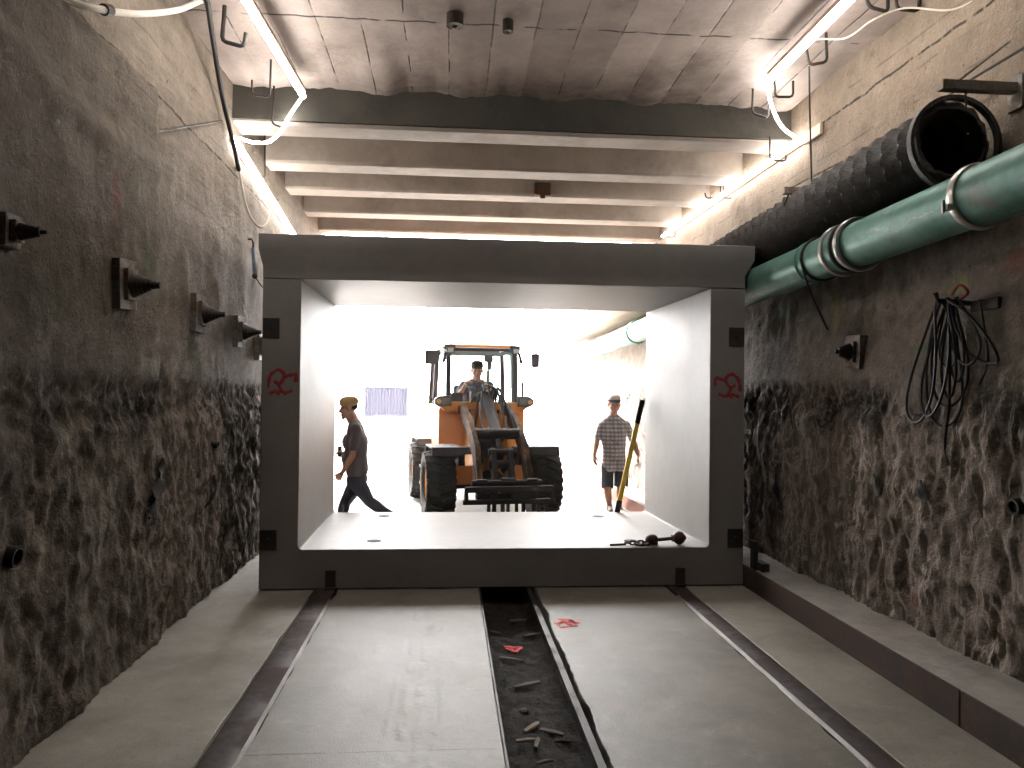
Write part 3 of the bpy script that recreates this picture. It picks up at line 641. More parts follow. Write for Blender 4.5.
def clamp(y, w, r, mat):
    ax = (P(y + .1) - P(y)).normalized()
    c = MB().lathe([(r - .02, -w / 2), (r, -w / 2), (r + .006, -w * .3), (r + .006, w * .3), (r, w / 2), (r - .02, w / 2)], P(y), ax, 36).build('pipe_clamp', mat, pipe, loc=OP)
    return c
M_ZINC = plain('zinc', (.50, .49, .46), .38, .85)
cl = clamp(4.02, .055, .180, M_ZINC)
a = math.radians(200); cc = P(4.02) + Vector((math.cos(a), 0, math.sin(a))) * .195
MB().box(cc, (.045, .05, .03)).cyl(cc + Vector((-.03, 0, -.03)), cc + Vector((-.03, 0, .04)), .008).build('clamp_bolt', M_ZINC, cl)
MB().tube([P(5.28), P(5.56)], .172, 36).build('coupling_sleeve', M_PIPE, pipe, loc=OP)
for y, w, r, m in ((5.27, .045, .190, M_ZINC), (5.36, .03, .184, MAT['black_rubber']), (5.50, .04, .188, M_ZINC), (5.95, .02, .168, M_PIPE), (11.78, .06, .178, M_PIPE), (14.4, .04, .17, M_PIPE)): clamp(y, w, r, m)
clamp(5.83, .022, .172, MAT['dark_steel'])
# brackets under the pipe
for y, lab in ((4.75, 'dark steel bracket behind the pipe, between the clamp and the sleeve'), (7.9, 'dark steel bracket holding the pipe just behind the culvert lid'), (13.0, 'steel bracket holding the pipe out in the daylight')):
    x1 = right_wall_x(y, pz(y)) + .05; zb = pz(y)
    o = MB().box(((PX + .12 + x1) / 2, y, zb), (x1 - PX - .12, .05, .05)).box((x1 - .04, y, zb - .02), (.03, .10, .16)).build('pipe_bracket', MAT['dark_steel'], bevel=.004); tag(o, lab, 'bracket'); center_on(o, (x1, y, zb))
# black corrugated duct
t = NT('duct_fabric'); f = t.noise(14, 6, .65)
dcol = t.mix(f, (.018, .016, .0145), (.065, .056, .05)); dcol = t.mix(t.math('MULTIPLY', t.step(t.noise(5, 8, .7), .55, .72), .5), dcol, (.10, .085, .075))
M_DUCT = t.finish(dcol, t.math('ADD', .38, t.math('MULTIPLY', f, .25)), t.bump(t.noise(26, 6, .7), .55, .02), 0, .5)
t = NT('pale_duct_fabric'); f = t.noise(8, 6, .65)
M_DUCT2 = t.finish(t.mix(f, (.18, .14, .11), (.36, .29, .23)), .6, t.bump(t.noise(20, 5), .5, .02), 0, .4)
def duct_c(y):
    return Vector((3.05 + .012 * math.sin(y * .9), y, 3.29 - .06 * sstep(4.6, 7.0, y) - .02 * sstep(7, 9, y) + .05 * sstep(10, 15, y)))
def duct(y0, y1, R, mat, pitch, amp, lab):
    r = empty('air_duct', duct_c(y0), 0, lab, 'air duct'); O = -duct_c(y0); n = 44
    k = int((y1 - y0) / (pitch / 14)); rings = []
    rings_in = []
    for i in range(k + 1):
        y = y0 + (y1 - y0) * i / k; c = duct_c(y); dv = (duct_c(y + .01) - duct_c(y - .01)).normalized(); s = Vector((1, 0, 0)); u = s.cross(dv) * -1; u = dv.cross(s) * -1
        ring = []; rin = []
        for j in range(n):
            a = 2 * math.pi * j / n; ph = (y / pitch + a / (2 * math.pi)) % 1.0
            rib = abs(math.sin(math.pi * ph)) ** .6                       # sharp valley, round fabric bulge
            rib = 1 - rib
            pk = .5 + .5 * math.sin(a * 13 + 3 * math.sin(y * 7)) * noise.noise(Vector((a * 2, y * 3, 2)))
            q = R - amp * (1 - (1 - ph) * .35 - rib) * .9 * (.7 + .6 * pk) + .008 * fbm(a * 2, y * 3, 5, 3)
            q = R - amp * (1 - rib) * (.65 + .5 * pk) + .010 * fbm(a * 1.5, y * 2, 5, 3)
            d = s * math.cos(a) + Vector((0, 0, 1)) * math.sin(a)
            ring.append(c + d * q); rin.append(c + d * (q - .012))
        rings.append(ring); rings_in.append(rin)
    mb = MB(); m = 110
    mb.loft(rings_in[:m][::-1] + rings, True, False)
    mb.bm.faces.new([mb.bm.verts.new(p) for p in rings[-1]])
    mb.bm.faces.new([mb.bm.verts.new(p) for p in rings_in[m - 1]])
    mb.build('hose_wall', mat, r, smooth=70, loc=O)
    return r, O
du, O = duct(4.42, 9.4, .285, M_DUCT, .18, .10, 'fat black ribbed air duct with open end above the green pipe')
c = duct_c(4.42); MB().lathe([(.268, -.012), (.292, -.012), (.292, .03), (.268, .03)], c, (0, 1, 0), 44).build('end_ring', M_DUCT, du, loc=O)
duct(9.75, 18.6, .285, M_DUCT2, .11, .03, 'pale dusty ribbed air duct in the daylight beyond the culvert')
# brackets that carry the duct
def bracket(lab, y, px, py, zo=0.0):
    tip = at(px, py, 'y', y); x1 = right_wall_x(y, tip.z) + .04; dz = -.015
    r = empty('duct_bracket', (x1, y, tip.z), 0, lab, 'bracket', 'steel brackets over the duct'); L = x1 - tip.x
    MB().prism([(-.03, 0), (.03, 0), (.03, .008), (-.022, .008), (-.022, .055), (-.03, .055)], 'x', -L, .0).build('arm', MAT['grey_steel'], r)
    MB().box((-.045, 0, .0), (.02, .12, .20)).build('wall_plate', MAT['grey_steel'], r, bevel=.003)
    return r, tip, x1
r, tip, x1 = bracket('long steel bracket above the open end of the black duct', 4.30, 940, 90)
MB().tube([Vector((-(x1 - tip.x) + .10, 0, .05)), Vector((-.05, .05, .33))], .008, 6).build('stay_rod', MAT['grey_steel'], r)
MB().tube([Vector((-(x1 - tip.x) + .16, 0, .0)), Vector((-(x1 - tip.x) + .16, .0, -.10))], .006, 6).build('strap', MAT['cable_black'], r)
r, tip, x1 = bracket('short steel bracket above the middle of the black duct', 6.35, 783, 194)
MB().tube([Vector((-(x1 - tip.x) + .06, 0, .05)), Vector((-.05, .0, .30))], .008, 6).build('stay_rod', MAT['grey_steel'], r)
MB().tube([Vector((-(x1 - tip.x) + .05, 0, .0)), Vector((-(x1 - tip.x) + .02, .05, -.12))], .006, 6).build('strap', MAT['cable_black'], r)
r, tip, x1 = bracket('far steel bracket above the duct just over the culvert lid', 8.6, 727, 238)
MB().tube([Vector((-(x1 - tip.x) + .03, 0, .05)), Vector((-.05, .0, .22))], .008, 6).build('stay_rod', MAT['grey_steel'], r)
pth = [at(1040, 38, 'x', 3.23), at(1000, 62, 'x', 3.23), at(965, 83, 'x', 3.23), at(905, 128, 'x', 3.23), at(880, 148, 'x', 3.23)]
o = MB().tube(pth, .009, 6).build('guy_cable', MAT['cable_black']); tag(o, 'dark cable running along the wall just above the black duct', 'cable'); center_on(o, pth[2])

# ------------------------------------------------------------------ anchors in the walls
M_PLATE = rusty('anchor_plate', (.20, .185, .165), (.15, .10, .07), .5, .6, .3, 6)
def anchor(side, py_, pz_, lab, tilt=.0, s=1.0):
    fx = left_wall_x if side < 0 else right_wall_x
    x = fx(py_, pz_); nx = 1 if side < 0 else -1
    r = empty('wall_anchor', (x, py_, pz_), 0, lab, 'wall anchor', 'anchors along the left wall' if side < 0 else None)
    R = Matrix.Rotation(tilt, 3, 'X')
    MB().box((nx * .012, 0, 0), (.07, .25 * s, .30 * s), R).build('base_plate', M_PLATE, r, bevel=.003)
    MB().box((nx * .060, 0, 0), (.030, .15 * s, .19 * s), R).build('bearing_plate', M_PLATE, r, bevel=.003)
    prof = []; mb = MB(); xx = .072
    for i in range(6 if s > .9 else 4):
        r0 = .080 * s * (1 - i / 7.5); mb.cyl((nx * xx, 0, 0), (nx * (xx + .024), 0, -.0), r0, r0 * .88, 18); xx += .022
    mb.build('cone_nut', MAT['dark_steel'], r)
    MB().cyl((nx * (xx - .01), 0, 0), (nx * (xx + .03), 0, 0), .022 * s, .019 * s, 10).build('bar_end', MAT['dark_steel'], r)
    return r
anchor(-1, 4.87, 2.385, 'rusty wall anchor on the left wall nearest the viewer', .06)
anchor(-1, 6.38, 2.36, 'second wall anchor on the left wall with a pale lower plate', -.04)
anchor(-1, 7.60, 2.31, 'third wall anchor on the left wall with a pointed nut', .03)
anchor(-1, 8.44, 2.22, 'farthest left wall anchor, half hidden by the culvert edge', .0)
anchor(1, 5.80, 2.10, 'lone wall anchor with pale plate on the right wall', .05, .86)
o = anchor(-1, 3.62, 2.45, 'dark anchor stub at the left edge of the photo', 0, .5); o['group'] = 'small anchors'
# drain strips torn loose from the sprayed wall
def rag(lab, side, pix, w):
    fx = left_wall_x if side < 0 else right_wall_x; pts = []
    for px, py in pix:
        p = at(px, py, 'x', -2.0 if side < 0 else 3.15); p.x = fx(p.y, p.z) + (-side) * .02; pts.append(p)
    P_ = catmull(pts, 5); rings = []; n = len(P_)
    for i, p in enumerate(P_):
        k = 1.9 * w * (.25 + .75 * math.sin(math.pi * (i + .6) / (n + .2)) * (.7 + .6 * noise.noise(p * 9))); tw = .6 * math.sin(i * .9)
        s = Vector((math.sin(tw) * .5, math.cos(tw), 0)) * max(.006, k); th = Vector((.008, 0, .0))
        rings.append([p - s, p - th, p + s, p + th])
    o = MB().loft(rings).build('drain_strip', MAT['black_rubber'], smooth=60); tag(o, lab, 'drain strip', 'torn drain strips on the walls'); center_on(o, pts[0]); return o
rag('torn black strip hanging on the left wall nearest the viewer', -1, [(156, 458), (155, 474), (151, 490), (146, 510), (143, 519)], .045)
rag('thin torn black strip on the left wall, middle of the rough part', -1, [(212, 475), (212, 492), (207, 508)], .028)
rag('short dark strip on the left wall next to the culvert edge', -1, [(257, 424), (255, 434), (253, 444)], .045)
rag('dark strip on the right wall next to the culvert', 1, [(781, 474), (781, 490), (783, 510)], .030)
rag('short torn strip in the middle of the right wall, left of two', 1, [(878, 474), (880, 484), (882, 498)], .024)
rag('short torn strip in the middle of the right wall, right of two', 1, [(928, 480), (931, 492), (934, 504)], .026)
rag('black strip low on the right wall at the culvert corner', 1, [(749, 456), (749, 466), (750, 474)], .04)
def stub(lab, side, px, py, r):
    p = at(px, py, 'x', -2.0 if side < 0 else 3.15); x = (left_wall_x if side < 0 else right_wall_x)(p.y, p.z); nx = -side
    o = MB().lathe([(r * .75, -.05), (r, -.05), (r, .045), (r * .75, .045)], (0, 0, 0), (nx, 0, -.15), 18).build('drain_stub', MAT['cable_black'], loc=(x, p.y, p.z)); MB
    tag(o, lab, 'drain stub', 'drain stubs in the walls')
stub('black drain stub low at the left edge of the photo', -1, 6, 556, .05)
stub('small drain stub with a bright rim on the left wall near the culvert', -1, 215, 444, .03)
stub('dark drain stub low on the right wall at the photo edge', 1, 1018, 506, .045)
# turnbuckle on the left wall beside the lid
p0, p1 = at(255, 243, 'y', 8.0), at(257, 276, 'y', 8.0); x = left_wall_x(8.0, 3.0) + .05
p0 = Vector((x, 8.0, p0.z)); p1 = Vector((x + .02, 8.0, p1.z))
tb = empty('turnbuckle', p0, 0, 'slim steel turnbuckle hanging on the left wall beside the lid', 'turnbuckle')
MB().tube([(-.08, 0, .03), (-.02, 0, .04), (0, 0, 0), (.0, 0, -.05)], .010, 8).build('hook', MAT['dark_steel'], tb)
MB().cyl((0, 0, -.05), p1 - p0, .020, .020, 10).build('barrel', plain('blue_steel', (.16, .20, .24), .4, .5), tb)
MB().ell(p1 - p0, .030, 10).tube([p1 - p0, p1 - p0 + Vector((.05, 0, -.08)), p1 - p0 + Vector((.12, 0, -.16))], .007, 6).build('tail_wire', MAT['cable_black'], tb)

# coil of black cable on a peg
hy, hz = 4.50, 2.33; hx = right_wall_x(hy, hz)
pg = empty('wall_peg', (hx, hy, hz), 0, 'dark steel peg with plate on the right wall holding a cable coil', 'peg')
MB().tube([(.03, 0, 0), (-.20, .05, .02), (-.22, .05, .07)], .016, 8).build('peg_bar', MAT['dark_steel'], pg)
MB().box((-.01, -.12, -.02), (.03, .24, .07)).build('peg_plate', MAT['dark_steel'], pg, bevel=.003)
cc = empty('cable_coil', (hx - .13, hy + .04, hz), 0, 'tangled coil of black cable hanging from a peg on the right wall', 'cable coil')
random.seed(3)
loops = [(.05, -.42, .10, .06), (.0, -.50, .07, -.02), (-.06, -.40, .09, -.08), (.04, -.66, .11, .02), (.10, -.80, .12, .05), (-.13, -.42, .10, -.16), (.22, -.78, .14, .20), (-.02, -.60, .08, 0), (.02, -.72, .09, .1)]
for i, (dy, dz, w, sh) in enumerate(loops):
    w *= 1.7; sh *= 1.6; dy *= 1.5
    pts = []
    for k in range(13):
        a = 2 * math.pi * k / 12; q = (1 - math.cos(a)) / 2
        pts.append(Vector((-.015 * i * .5 + .02 + .03 * math.sin(a + i) + .04 * q, w * math.sin(a) * (q ** .6) + sh * q + dy * .25, .03 + dz * q + .012 * math.sin(3 * a + i))))
    MB().tube(catmull(pts, 4), .0085, 6).build('cable_loop', MAT['cable_black'], cc, smooth=60)
MB().tube(catmull([(-.0, .05, -.02), (.0, .16, -.40), (.05, .30, -.66), (.07, .52, -.70), (.06, .62, -.72)], 6), .008, 6).build('cable_end', MAT['cable_black'], cc, smooth=60)
MB().tube(catmull([(-.0, .0, -.30), (.02, .03, -.62), (.04, .10, -.86), (.03, .06, -1.0)], 6), .008, 6).build('cable_end', MAT['cable_black'], cc, smooth=60)
MB().tube(catmull([(-.0, -.02, .06), (-.02, -.12, .10), (-.01, -.18, .05), (.0, -.10, .02)], 6), .009, 6).build('cable_tie', MAT['dim_red_paint'], cc, smooth=60)
MB().tube(catmull([(.02, -.24, .0), (.05, -.27, -.35), (.05, -.20, -.50)], 6), .008, 6).build('cable_end', MAT['cable_black'], cc, smooth=60)
tw = [at(800, 258, 'y', 5.62), at(809, 288, 'y', 5.75), at(822, 318, 'y', 5.75), at(828, 330, 'y', 5.75)]
for q in tw[1:]: q.x = min(q.x, right_wall_x(5.75, q.z) - .01)
MB().tube(catmull(tw, 6), .008, 6).build('tie_wire', MAT['cable_black'], pipe, smooth=60, loc=OP)

# ------------------------------------------------------------------ the yard far outside
cp = at(386, 415, 'y', 46); cx = cp.x
ct = empty('site_container', (cx, 46, 0), 0, 'blue steel site container standing far off in the bright yard', 'container')
M_CONT = plain('blue_container', (.014, .0145, .030), .5, 0, .1, 1)
mb = MB(); rings = []
nn = 56; w = 2.42; zt_, zb_ = at(386, 388, 'y', 46).z, at(386, 415, 'y', 46).z
pts = []
for i in range(nn + 1):
    ph = (i % 4); d = 0 if ph in (0, 1) else .05
    pts.append((-w / 2 + w * i / nn, d))
poly = pts + [(w / 2, 2.4), (-w / 2, 2.4)]
mb.prism(poly, 'z', zb_, zt_); mb.build('body', M_CONT, ct, smooth=0)
MB().box((0, 1.2, zt_ + .03), (w + .08, 2.5, .10)).box((0, 1.2, zb_ - .04), (w + .08, 2.5, .12)).box((-w / 2 - .02, -.02, (zb_ + zt_) / 2), (.08, .10, zt_ - zb_)).box((w / 2 + .02, -.02, (zb_ + zt_) / 2), (.08, .10, zt_ - zb_)).build('corner_frame', M_CONT, ct)
for x in (-w / 2 + .1, w / 2 - .1): MB().box((x, 1.2, zb_ / 2 - .02), (.24, 2.3, zb_ - .10)).build('foot_block', M_RAW, ct)
# ------------------------------------------------------------------ people
def fuse(mb, name, mat, parent, loc, vox=.006, smooth=4):
    me = mb.mesh(name + '_raw'); o = bpy.data.objects.new(name, me); COL.objects.link(o)
    m = o.modifiers.new('r', 'REMESH'); m.mode = 'VOXEL'; m.voxel_size = vox; m.use_smooth_shade = True
    s = o.modifiers.new('s', 'SMOOTH'); s.iterations = smooth; s.factor = .5
    dg = bpy.context.evaluated_depsgraph_get(); dg.update()
    me2 = bpy.data.meshes.new_from_object(o.evaluated_get(dg)); me2.name = name
    o.modifiers.clear(); o.data = me2; bpy.data.meshes.remove(me)
    me2.materials.clear(); me2.materials.append(mat); me2.shade_smooth()
    o.parent = parent; o.location = loc; return o
def V(*a): return Vector(a)
def frame(f, u):
    f = f.normalized(); r = f.cross(u).normalized(); u = r.cross(f); return r, f, u
def head_shapes(mb, c, f, up, s=1.0):
    """skull, jaw, nose, ears, brow, lips and neck stub; c is the middle of the head at eye level"""
    r, f, u = frame(f, up); R = Matrix((r, f, u)).transposed()
    W = lambda x, y, z: c + (r * x + f * y + u * z) * s
    mb.ell(W(0, -.012, .035), (.074 * s, .094 * s, .082 * s), 20, R)
    mb.ell(W(0, .018, -.030), (.062 * s, .072 * s, .078 * s), 18, R)
    mb.ell(W(0, .052, -.088), (.036 * s, .032 * s, .026 * s), 12, R)
    mb.rc(W(0, .084, .004), .009 * s, W(0, .103, -.034), .014 * s, 10)
    for k in (-1, 1):
        mb.ell(W(k * .013, .093, -.038), .010 * s, 8)
        mb.ell(W(k * .074, -.010, -.010), (.011 * s, .020 * s, .032 * s), 10, R)
        mb.ell(W(k * .032, .074, .018), (.024 * s, .014 * s, .009 * s), 10, R)
        mb.ell(W(k * .040, .058, -.030), (.020 * s, .020 * s, .020 * s), 10, R)
    mb.ell(W(0, .083, -.066), (.023 * s, .012 * s, .007 * s), 10, R); mb.ell(W(0, .081, -.076), (.019 * s, .012 * s, .008 * s), 10, R)
    return W, R
def eyes(parent, W, R, loc):
    for k in (-1, 1):
        MB().ell(W(k * .031, .080, .000), (.013, .006, .007), 10, R).build('eye', MAT['white_eye'], parent, loc=loc)
def hand(mb, w, d, n, side, curl=.5, s=1.0):
    """palm, four fingers and thumb: w wrist, d towards the fingers, n palm faces, side = towards the thumb"""
    d = d.normalized(); n = (n - d * n.dot(d)).normalized(); q = (side - d * side.dot(d) - n * side.dot(n)).normalized()
    K = [w + (d * (.088 - .004 * abs(i - 1.2)) + q * (.033 - .022 * i)) * s for i in range(4)]
    for i in range(4): mb.rc(w + (q * (.018 - .012 * i) + d * .012) * s, .015 * s, K[i], .0115 * s, 10)
    mb.ell(w + (d * .03 + q * .018 + n * .008) * s, (.018 * s,) * 3, 10)
    for i, ln in enumerate((.072, .081, .074, .058)):
        p = K[i]; a = curl * .5; L = ln * s; rr = (.0090, .0092, .0088, .0078)[i] * s
        sp = q * (.10 - .065 * i)
        for j, fr in enumerate((.45, .32, .23)):
            dv = (d * math.cos(a) + n * math.sin(a) + sp * math.cos(a)).normalized(); p2 = p + dv * L * fr
            mb.rc(p, rr, p2, rr * .92, 10); p = p2; rr *= .92; a += curl * (.9 + .1 * i)
    p = w + (d * .022 + q * .026) * s; t1 = p + (d * .034 + q * .026 + n * .012) * s; t2 = t1 + (d * .030 + q * .004 + n * .010 * (1 + curl)) * s
    mb.rc(p, .014 * s, t1, .0110 * s, 10); mb.rc(t1, .0110 * s, t2, .0088 * s, 10)
def arm(mb, S, E, W, k=1.0):
    mb.rc(S, .056 * k, S.lerp(E, .45), .047 * k); mb.rc(S.lerp(E, .45), .047 * k, E, .039 * k)
    mb.rc(E, .040 * k, E.lerp(W, .35), .041 * k); mb.rc(E.lerp(W, .35), .041 * k, W, .026 * k)
def leg(mb, Hp, Kn, An, k=1.0):
    mb.rc(Hp, .088 * k, Hp.lerp(Kn, .5), .075 * k); mb.rc(Hp.lerp(Kn, .5), .075 * k, Kn, .056 * k)
    mb.rc(Kn, .056 * k, Kn.lerp(An, .3), .058 * k); mb.rc(Kn.lerp(An, .3), .058 * k, An, .036 * k)
def torso(mb, P_, C_, N_, s, f, k=0.0, belly=0.0, w=1.0):
    """pelvis, chest and neck base; s points sideways, f forwards; k thickens for clothing"""
    sh = C_.lerp(N_, .60)
    for sg in (-1, 1):
        mb.rc(P_ + s * sg * .072 * w, .098 + k, P_.lerp(C_, .5) + s * sg * .062 * w + f * .01, .094 + k)
        mb.rc(P_.lerp(C_, .5) + s * sg * .062 * w + f * .01, .094 + k, C_ + s * sg * .078 * w, .104 + k)
        mb.rc(C_ + s * sg * .078 * w, .104 + k, sh + s * sg * .10 * w, .062 + k)
        mb.rc(C_ + f * .01, .085 + k, N_ + f * .005, .052 + k * .6); mb.rc(sh + s * sg * .150 * w, .056 + k, N_ + s * sg * .03 + V(0, 0, -.01), .056 + k * .7)
    mb.ell(P_.lerp(C_, .42) + f * (.045 + belly), (.10 + k + belly * .3,) * 3, 16)
    mb.ell(C_ + f * .045, (.10 + k,) * 3, 16)
def shoe(mb, An, toe, k=1.0):
    d = (toe - An); d.z = 0; d.normalize(); z = An.z - .075
    mb.rc(V(An.x, An.y, z + .045) - d * .035, .040 * k, V(An.x, An.y, z + .040) + d * .10, .038 * k); mb.rc(V(An.x, An.y, z + .040) + d * .10, .038 * k, V(An.x, An.y, z + .032) + d * .165, .028 * k)
    mb.rc(V(An.x, An.y, z + .04), .045 * k, An, .046 * k)
def cap(parent, W, R, r, f, u, loc, mat, s=1.0, visor=None):
    mb = MB(); rings = []; n = 28
    for zz, kk in ((.042, 1.03), (.066, 1.05), (.094, 1.0), (.115, .82), (.127, .50), (.131, .12)):
        rings.append([W(.080 * kk * math.cos(a), -.010 + .101 * kk * math.sin(a), zz - .012 * math.sin(a) * 0) for a in (2 * math.pi * j / n for j in range(n))])
    mb.loft(rings); o = mb.build('cap', mat, parent, smooth=60, loc=loc)
    mb = MB(); A = []; B = []
    for j in range(15):
        a = math.pi * (.08 + .84 * j / 14); ca, sa = math.cos(a), math.sin(a)
        A.append((.078 * ca, -.010 + .098 * sa)); B.append((.080 * ca, -.005 + (.098 + .070 * sa ** .6) * sa))
    top = [W(x, y, .052) for x, y in A] + [W(x, y, .038) for x, y in B[::-1]]; bot = [W(x, y, .046) for x, y in A] + [W(x, y, .032) for x, y in B[::-1]]
    mb.loft([bot, top]); mb.build('cap_visor', visor or mat, o, smooth=40)
    return o
def cloth(name, c, c2=None, rough=.85):
    t = NT(name); f = t.noise(12, 5, .6)
    return t.finish(t.mix(f, c, c2 or [k * 1.3 for k in c]), rough, t.bump(t.math('ADD', t.noise(18, 4), t.math('MULTIPLY', t.noise(200, 2), .3)), .4, .012), 0, .2)
t = NT('plaid_cotton')
def band(i, f, lo, hi): return t.step(t.math('SINE', t.math('MULTIPLY', t.xyz(i), f)), lo, hi)
pc = t.mix(band(2, 105, -.1, .3), (.19, .185, .205), (.38, .37, .39)); pc = t.mix(t.math('MULTIPLY', band(0, 105, .0, .4), .55), pc, (.14, .135, .155)); pc = t.mix(t.math('MULTIPLY', band(2, 210, .85, .95), .5), pc, (.45, .40, .40))
M_PLAID = t.finish(pc, .9, t.bump(t.noise(18, 4), .4, .012), 0, .2)
M_GREYSHIRT = cloth('grey_tee', (.13, .115, .12)); M_TROUSER = cloth('work_trousers', (.055, .06, .085)); M_SHORTS = cloth('dark_shorts', (.022, .028, .045)); M_NAVY = cloth('navy_tee', (.05, .052, .08))
M_TANCAP = cloth('tan_cap', (.32, .22, .10)); M_PALECAP = cloth('pale_cap', (.34, .31, .27)); M_SHOE = cloth('dark_shoe', (.05, .045, .04)); M_GREYSHOE = cloth('grey_shoe', (.20, .20, .20)); M_DARKCAP = cloth('dark_cap', (.05, .045, .05))

# --- worker in a plaid shirt, walking towards the viewer beside the right wall
Y = 11.45
def q(px, py, dy=0.0): return at(px, py, 'y', Y + dy)
ft = q(611, 505); root = empty('person', (ft.x, Y, 0), 0, 'person in plaid shirt, dark shorts and pale cap walking beside right wall', 'person'); OL = -Vector((ft.x, Y, 0))
s = V(1, .05, 0).normalized(); f = V(0, -1, 0)
pel, che, nek = q(614, 466), q(613.5, 436), q(613.5, 417)
Sl, Sr = q(602, 425, .02), q(626, 425, .02)                       # shoulders as seen left and right
El, Wl = q(597, 441, .02), q(594.5, 455, -.06)
Er, Wr = q(634, 442, .08), q(638, 456, .02)
Hl, Hr = q(607.5, 469), q(620.5, 469)
Kl, Al = q(607.5, 490, -.10), q(609.5, 505.5, -.06); Al.z = max(Al.z, .085)
Kr, Ar = q(620, 488, .02), q(619, 501, .26)
body = MB(); hc = q(614, 404.5, -.03); hf = V(-.05, -1, -.06); W, R = head_shapes(body, hc, hf, V(0, 0, 1), 1.2)
body.rc(nek + V(0, .01, -.03), .066, hc + V(0, .025, -.09), .060)
torso(body, pel, che, nek, s, f, -.014); arm(body, Sl, El, Wl); arm(body, Sr, Er, Wr); leg(body, Hl, Kl, Al); leg(body, Hr, Kr, Ar)
hand(body, Wl, V(-.02, -.12, -1), V(.9, .3, 0), V(.25, -1, 0), .45); hand(body, Wr, V(.05, -.05, -1), V(-.9, .3, 0), V(-.25, -1, 0), .55)
body.rc(Al, .038, V(Al.x, Al.y, .045), .036); body.rc(V(Al.x, Al.y - .02, .04), .034, V(Al.x - .02, Al.y - .14, .035), .028); body.rc(Ar, .038, Ar + V(0, -.02, -.05), .034); body.rc(Ar + V(0, 0, -.045), .034, Ar + V(.0, -.10, -.115), .028)
bd = fuse(body, 'body', MAT['skin'], root, OL, .0048, 3)
eyes(root, W, R, OL)
mb = MB(); torso(mb, pel + V(0, 0, .03), che, nek + V(0, 0, -.005), s, f, .016, .02)
for Sx, Ex in ((Sl, El), (Sr, Er)): mb.rc(Sx, .068, Sx.lerp(Ex, .5), .062); mb.cyl(Sx.lerp(Ex, .5), Sx.lerp(Ex, .88), .061, .061, 20)
for sg in (-1, 1): mb.cyl(pel + s * sg * .070 + V(0, 0, .06), pel + s * sg * .066 + V(0, 0, -.07), .122, .124, 24)
fuse(mb, 'plaid_shirt', M_PLAID, root, OL, .007, 3)
mb = MB()
for Hx, Kx in ((Hl, Kl), (Hr, Kr)): mb.rc(Hx + V(0, 0, .06), .098, Hx.lerp(Kx, .4), .094); mb.cyl(Hx.lerp(Kx, .4), Hx.lerp(Kx, .90), .094, .092, 22)
sh = fuse(mb, 'shorts', M_SHORTS, root, OL, .007, 3)
MB().box(Hr.lerp(Kr, .62) + V(.095, 0, 0), (.03, .14, .17)).build('cargo_pocket', M_SHORTS, sh, bevel=.01)
for Ax, tz in ((Al, .0), (Ar, -.35)):
    mb = MB(); 
    if tz == 0: shoe(mb, V(Ax.x, Ax.y, .085), V(Ax.x - .03, Ax.y - 1, 0))
    else: mb.rc(Ax + V(0, .02, -.03), .048, Ax + V(0, -.05, -.08), .042); mb.rc(Ax + V(0, -.05, -.08), .042, Ax + V(0, -.13, -.135), .032)
    fuse(mb, 'shoe', M_GREYSHOE, root, OL, .006, 2)
r3, f3, u3 = frame(hf, V(0, 0, 1)); hat = cap(root, W, R, r3, f3, u3, OL, M_PALECAP, 1, M_SHORTS)
MB().tube([W(.086 * math.cos(a), -.010 + .108 * math.sin(a), .056) for a in (2 * math.pi * j / 28 for j in range(29))], .008, 6).build('hat_band', M_SHORTS, hat)
mb = MB(); mb.ell(W(0, -.030, .020), (.079, .086, .060), 18, R); mb.build('hair', MAT['hair'], root, loc=OL)

# --- worker in profile, striding to the left behind the culvert
Y = 9.95
ft = q(350, 505); root = empty('person', (ft.x, Y, 0), 0, 'person in grey shirt, dark trousers and tan cap striding left in profile', 'person'); OL = -Vector((ft.x, Y, 0))
f = V(-1, 0, 0); s = V(0, -1, 0)                                       # s points to the viewer: his left side is turned to us
pel, che, nek = q(357, 479), q(356.5, 442), q(355, 422)
S1, S2 = q(356, 428.5, -.19), q(356, 428.5, .19)
E1, W1 = q(352.5, 456, -.25), q(342, 473, -.27)
E2, W2 = q(348, 452, .24), q(345, 453, .05)
H1, H2 = q(357, 482, -.08), q(357, 482, .08)
K1, A1 = q(369, 501, -.09), q(392, 517, -.09)                          # trailing leg
K2, A2 = q(345, 503, .08), q(340, 523, .08)
body = MB(); hc = q(348.6, 408, 0); hf = V(-1, -.05, -.10); W, R = head_shapes(body, hc, hf, V(-.04, 0, 1), 1.16)
body.rc(nek + V(0, 0, -.03), .080, hc + V(.022, 0, -.08), .070)
torso(body, pel, che, nek, s, f, .012, .02); arm(body, S1, E1, W1); arm(body, S2, E2, W2); leg(body, H1, K1, A1); leg(body, H2, K2, A2)
hand(body, W1, V(-.55, 0, -.85), V(.0, 1, 0), V(-.85, 0, .5), .5); hand(body, W2, V(-.9, -.35, .1), V(0, 0, -1) + V(0, -.6, 0), V(.2, -.6, .8), .9)
fuse(body, 'body', MAT['skin'], root, OL, .0048, 3); eyes(root, W, R, OL)
mb = MB(); torso(mb, pel + V(.0, 0, .12), che, nek + V(0, 0, -.025), s, f, .040, .012)
for Sx, Ex in ((S1, E1), (S2, E2)): mb.rc(Sx, .070, Sx.lerp(Ex, .5), .064); mb.cyl(Sx.lerp(Ex, .5), Sx.lerp(Ex, .82), .064, .064, 20)
fuse(mb, 'grey_shirt', M_GREYSHIRT, root, OL, .007, 3)
mb = MB()
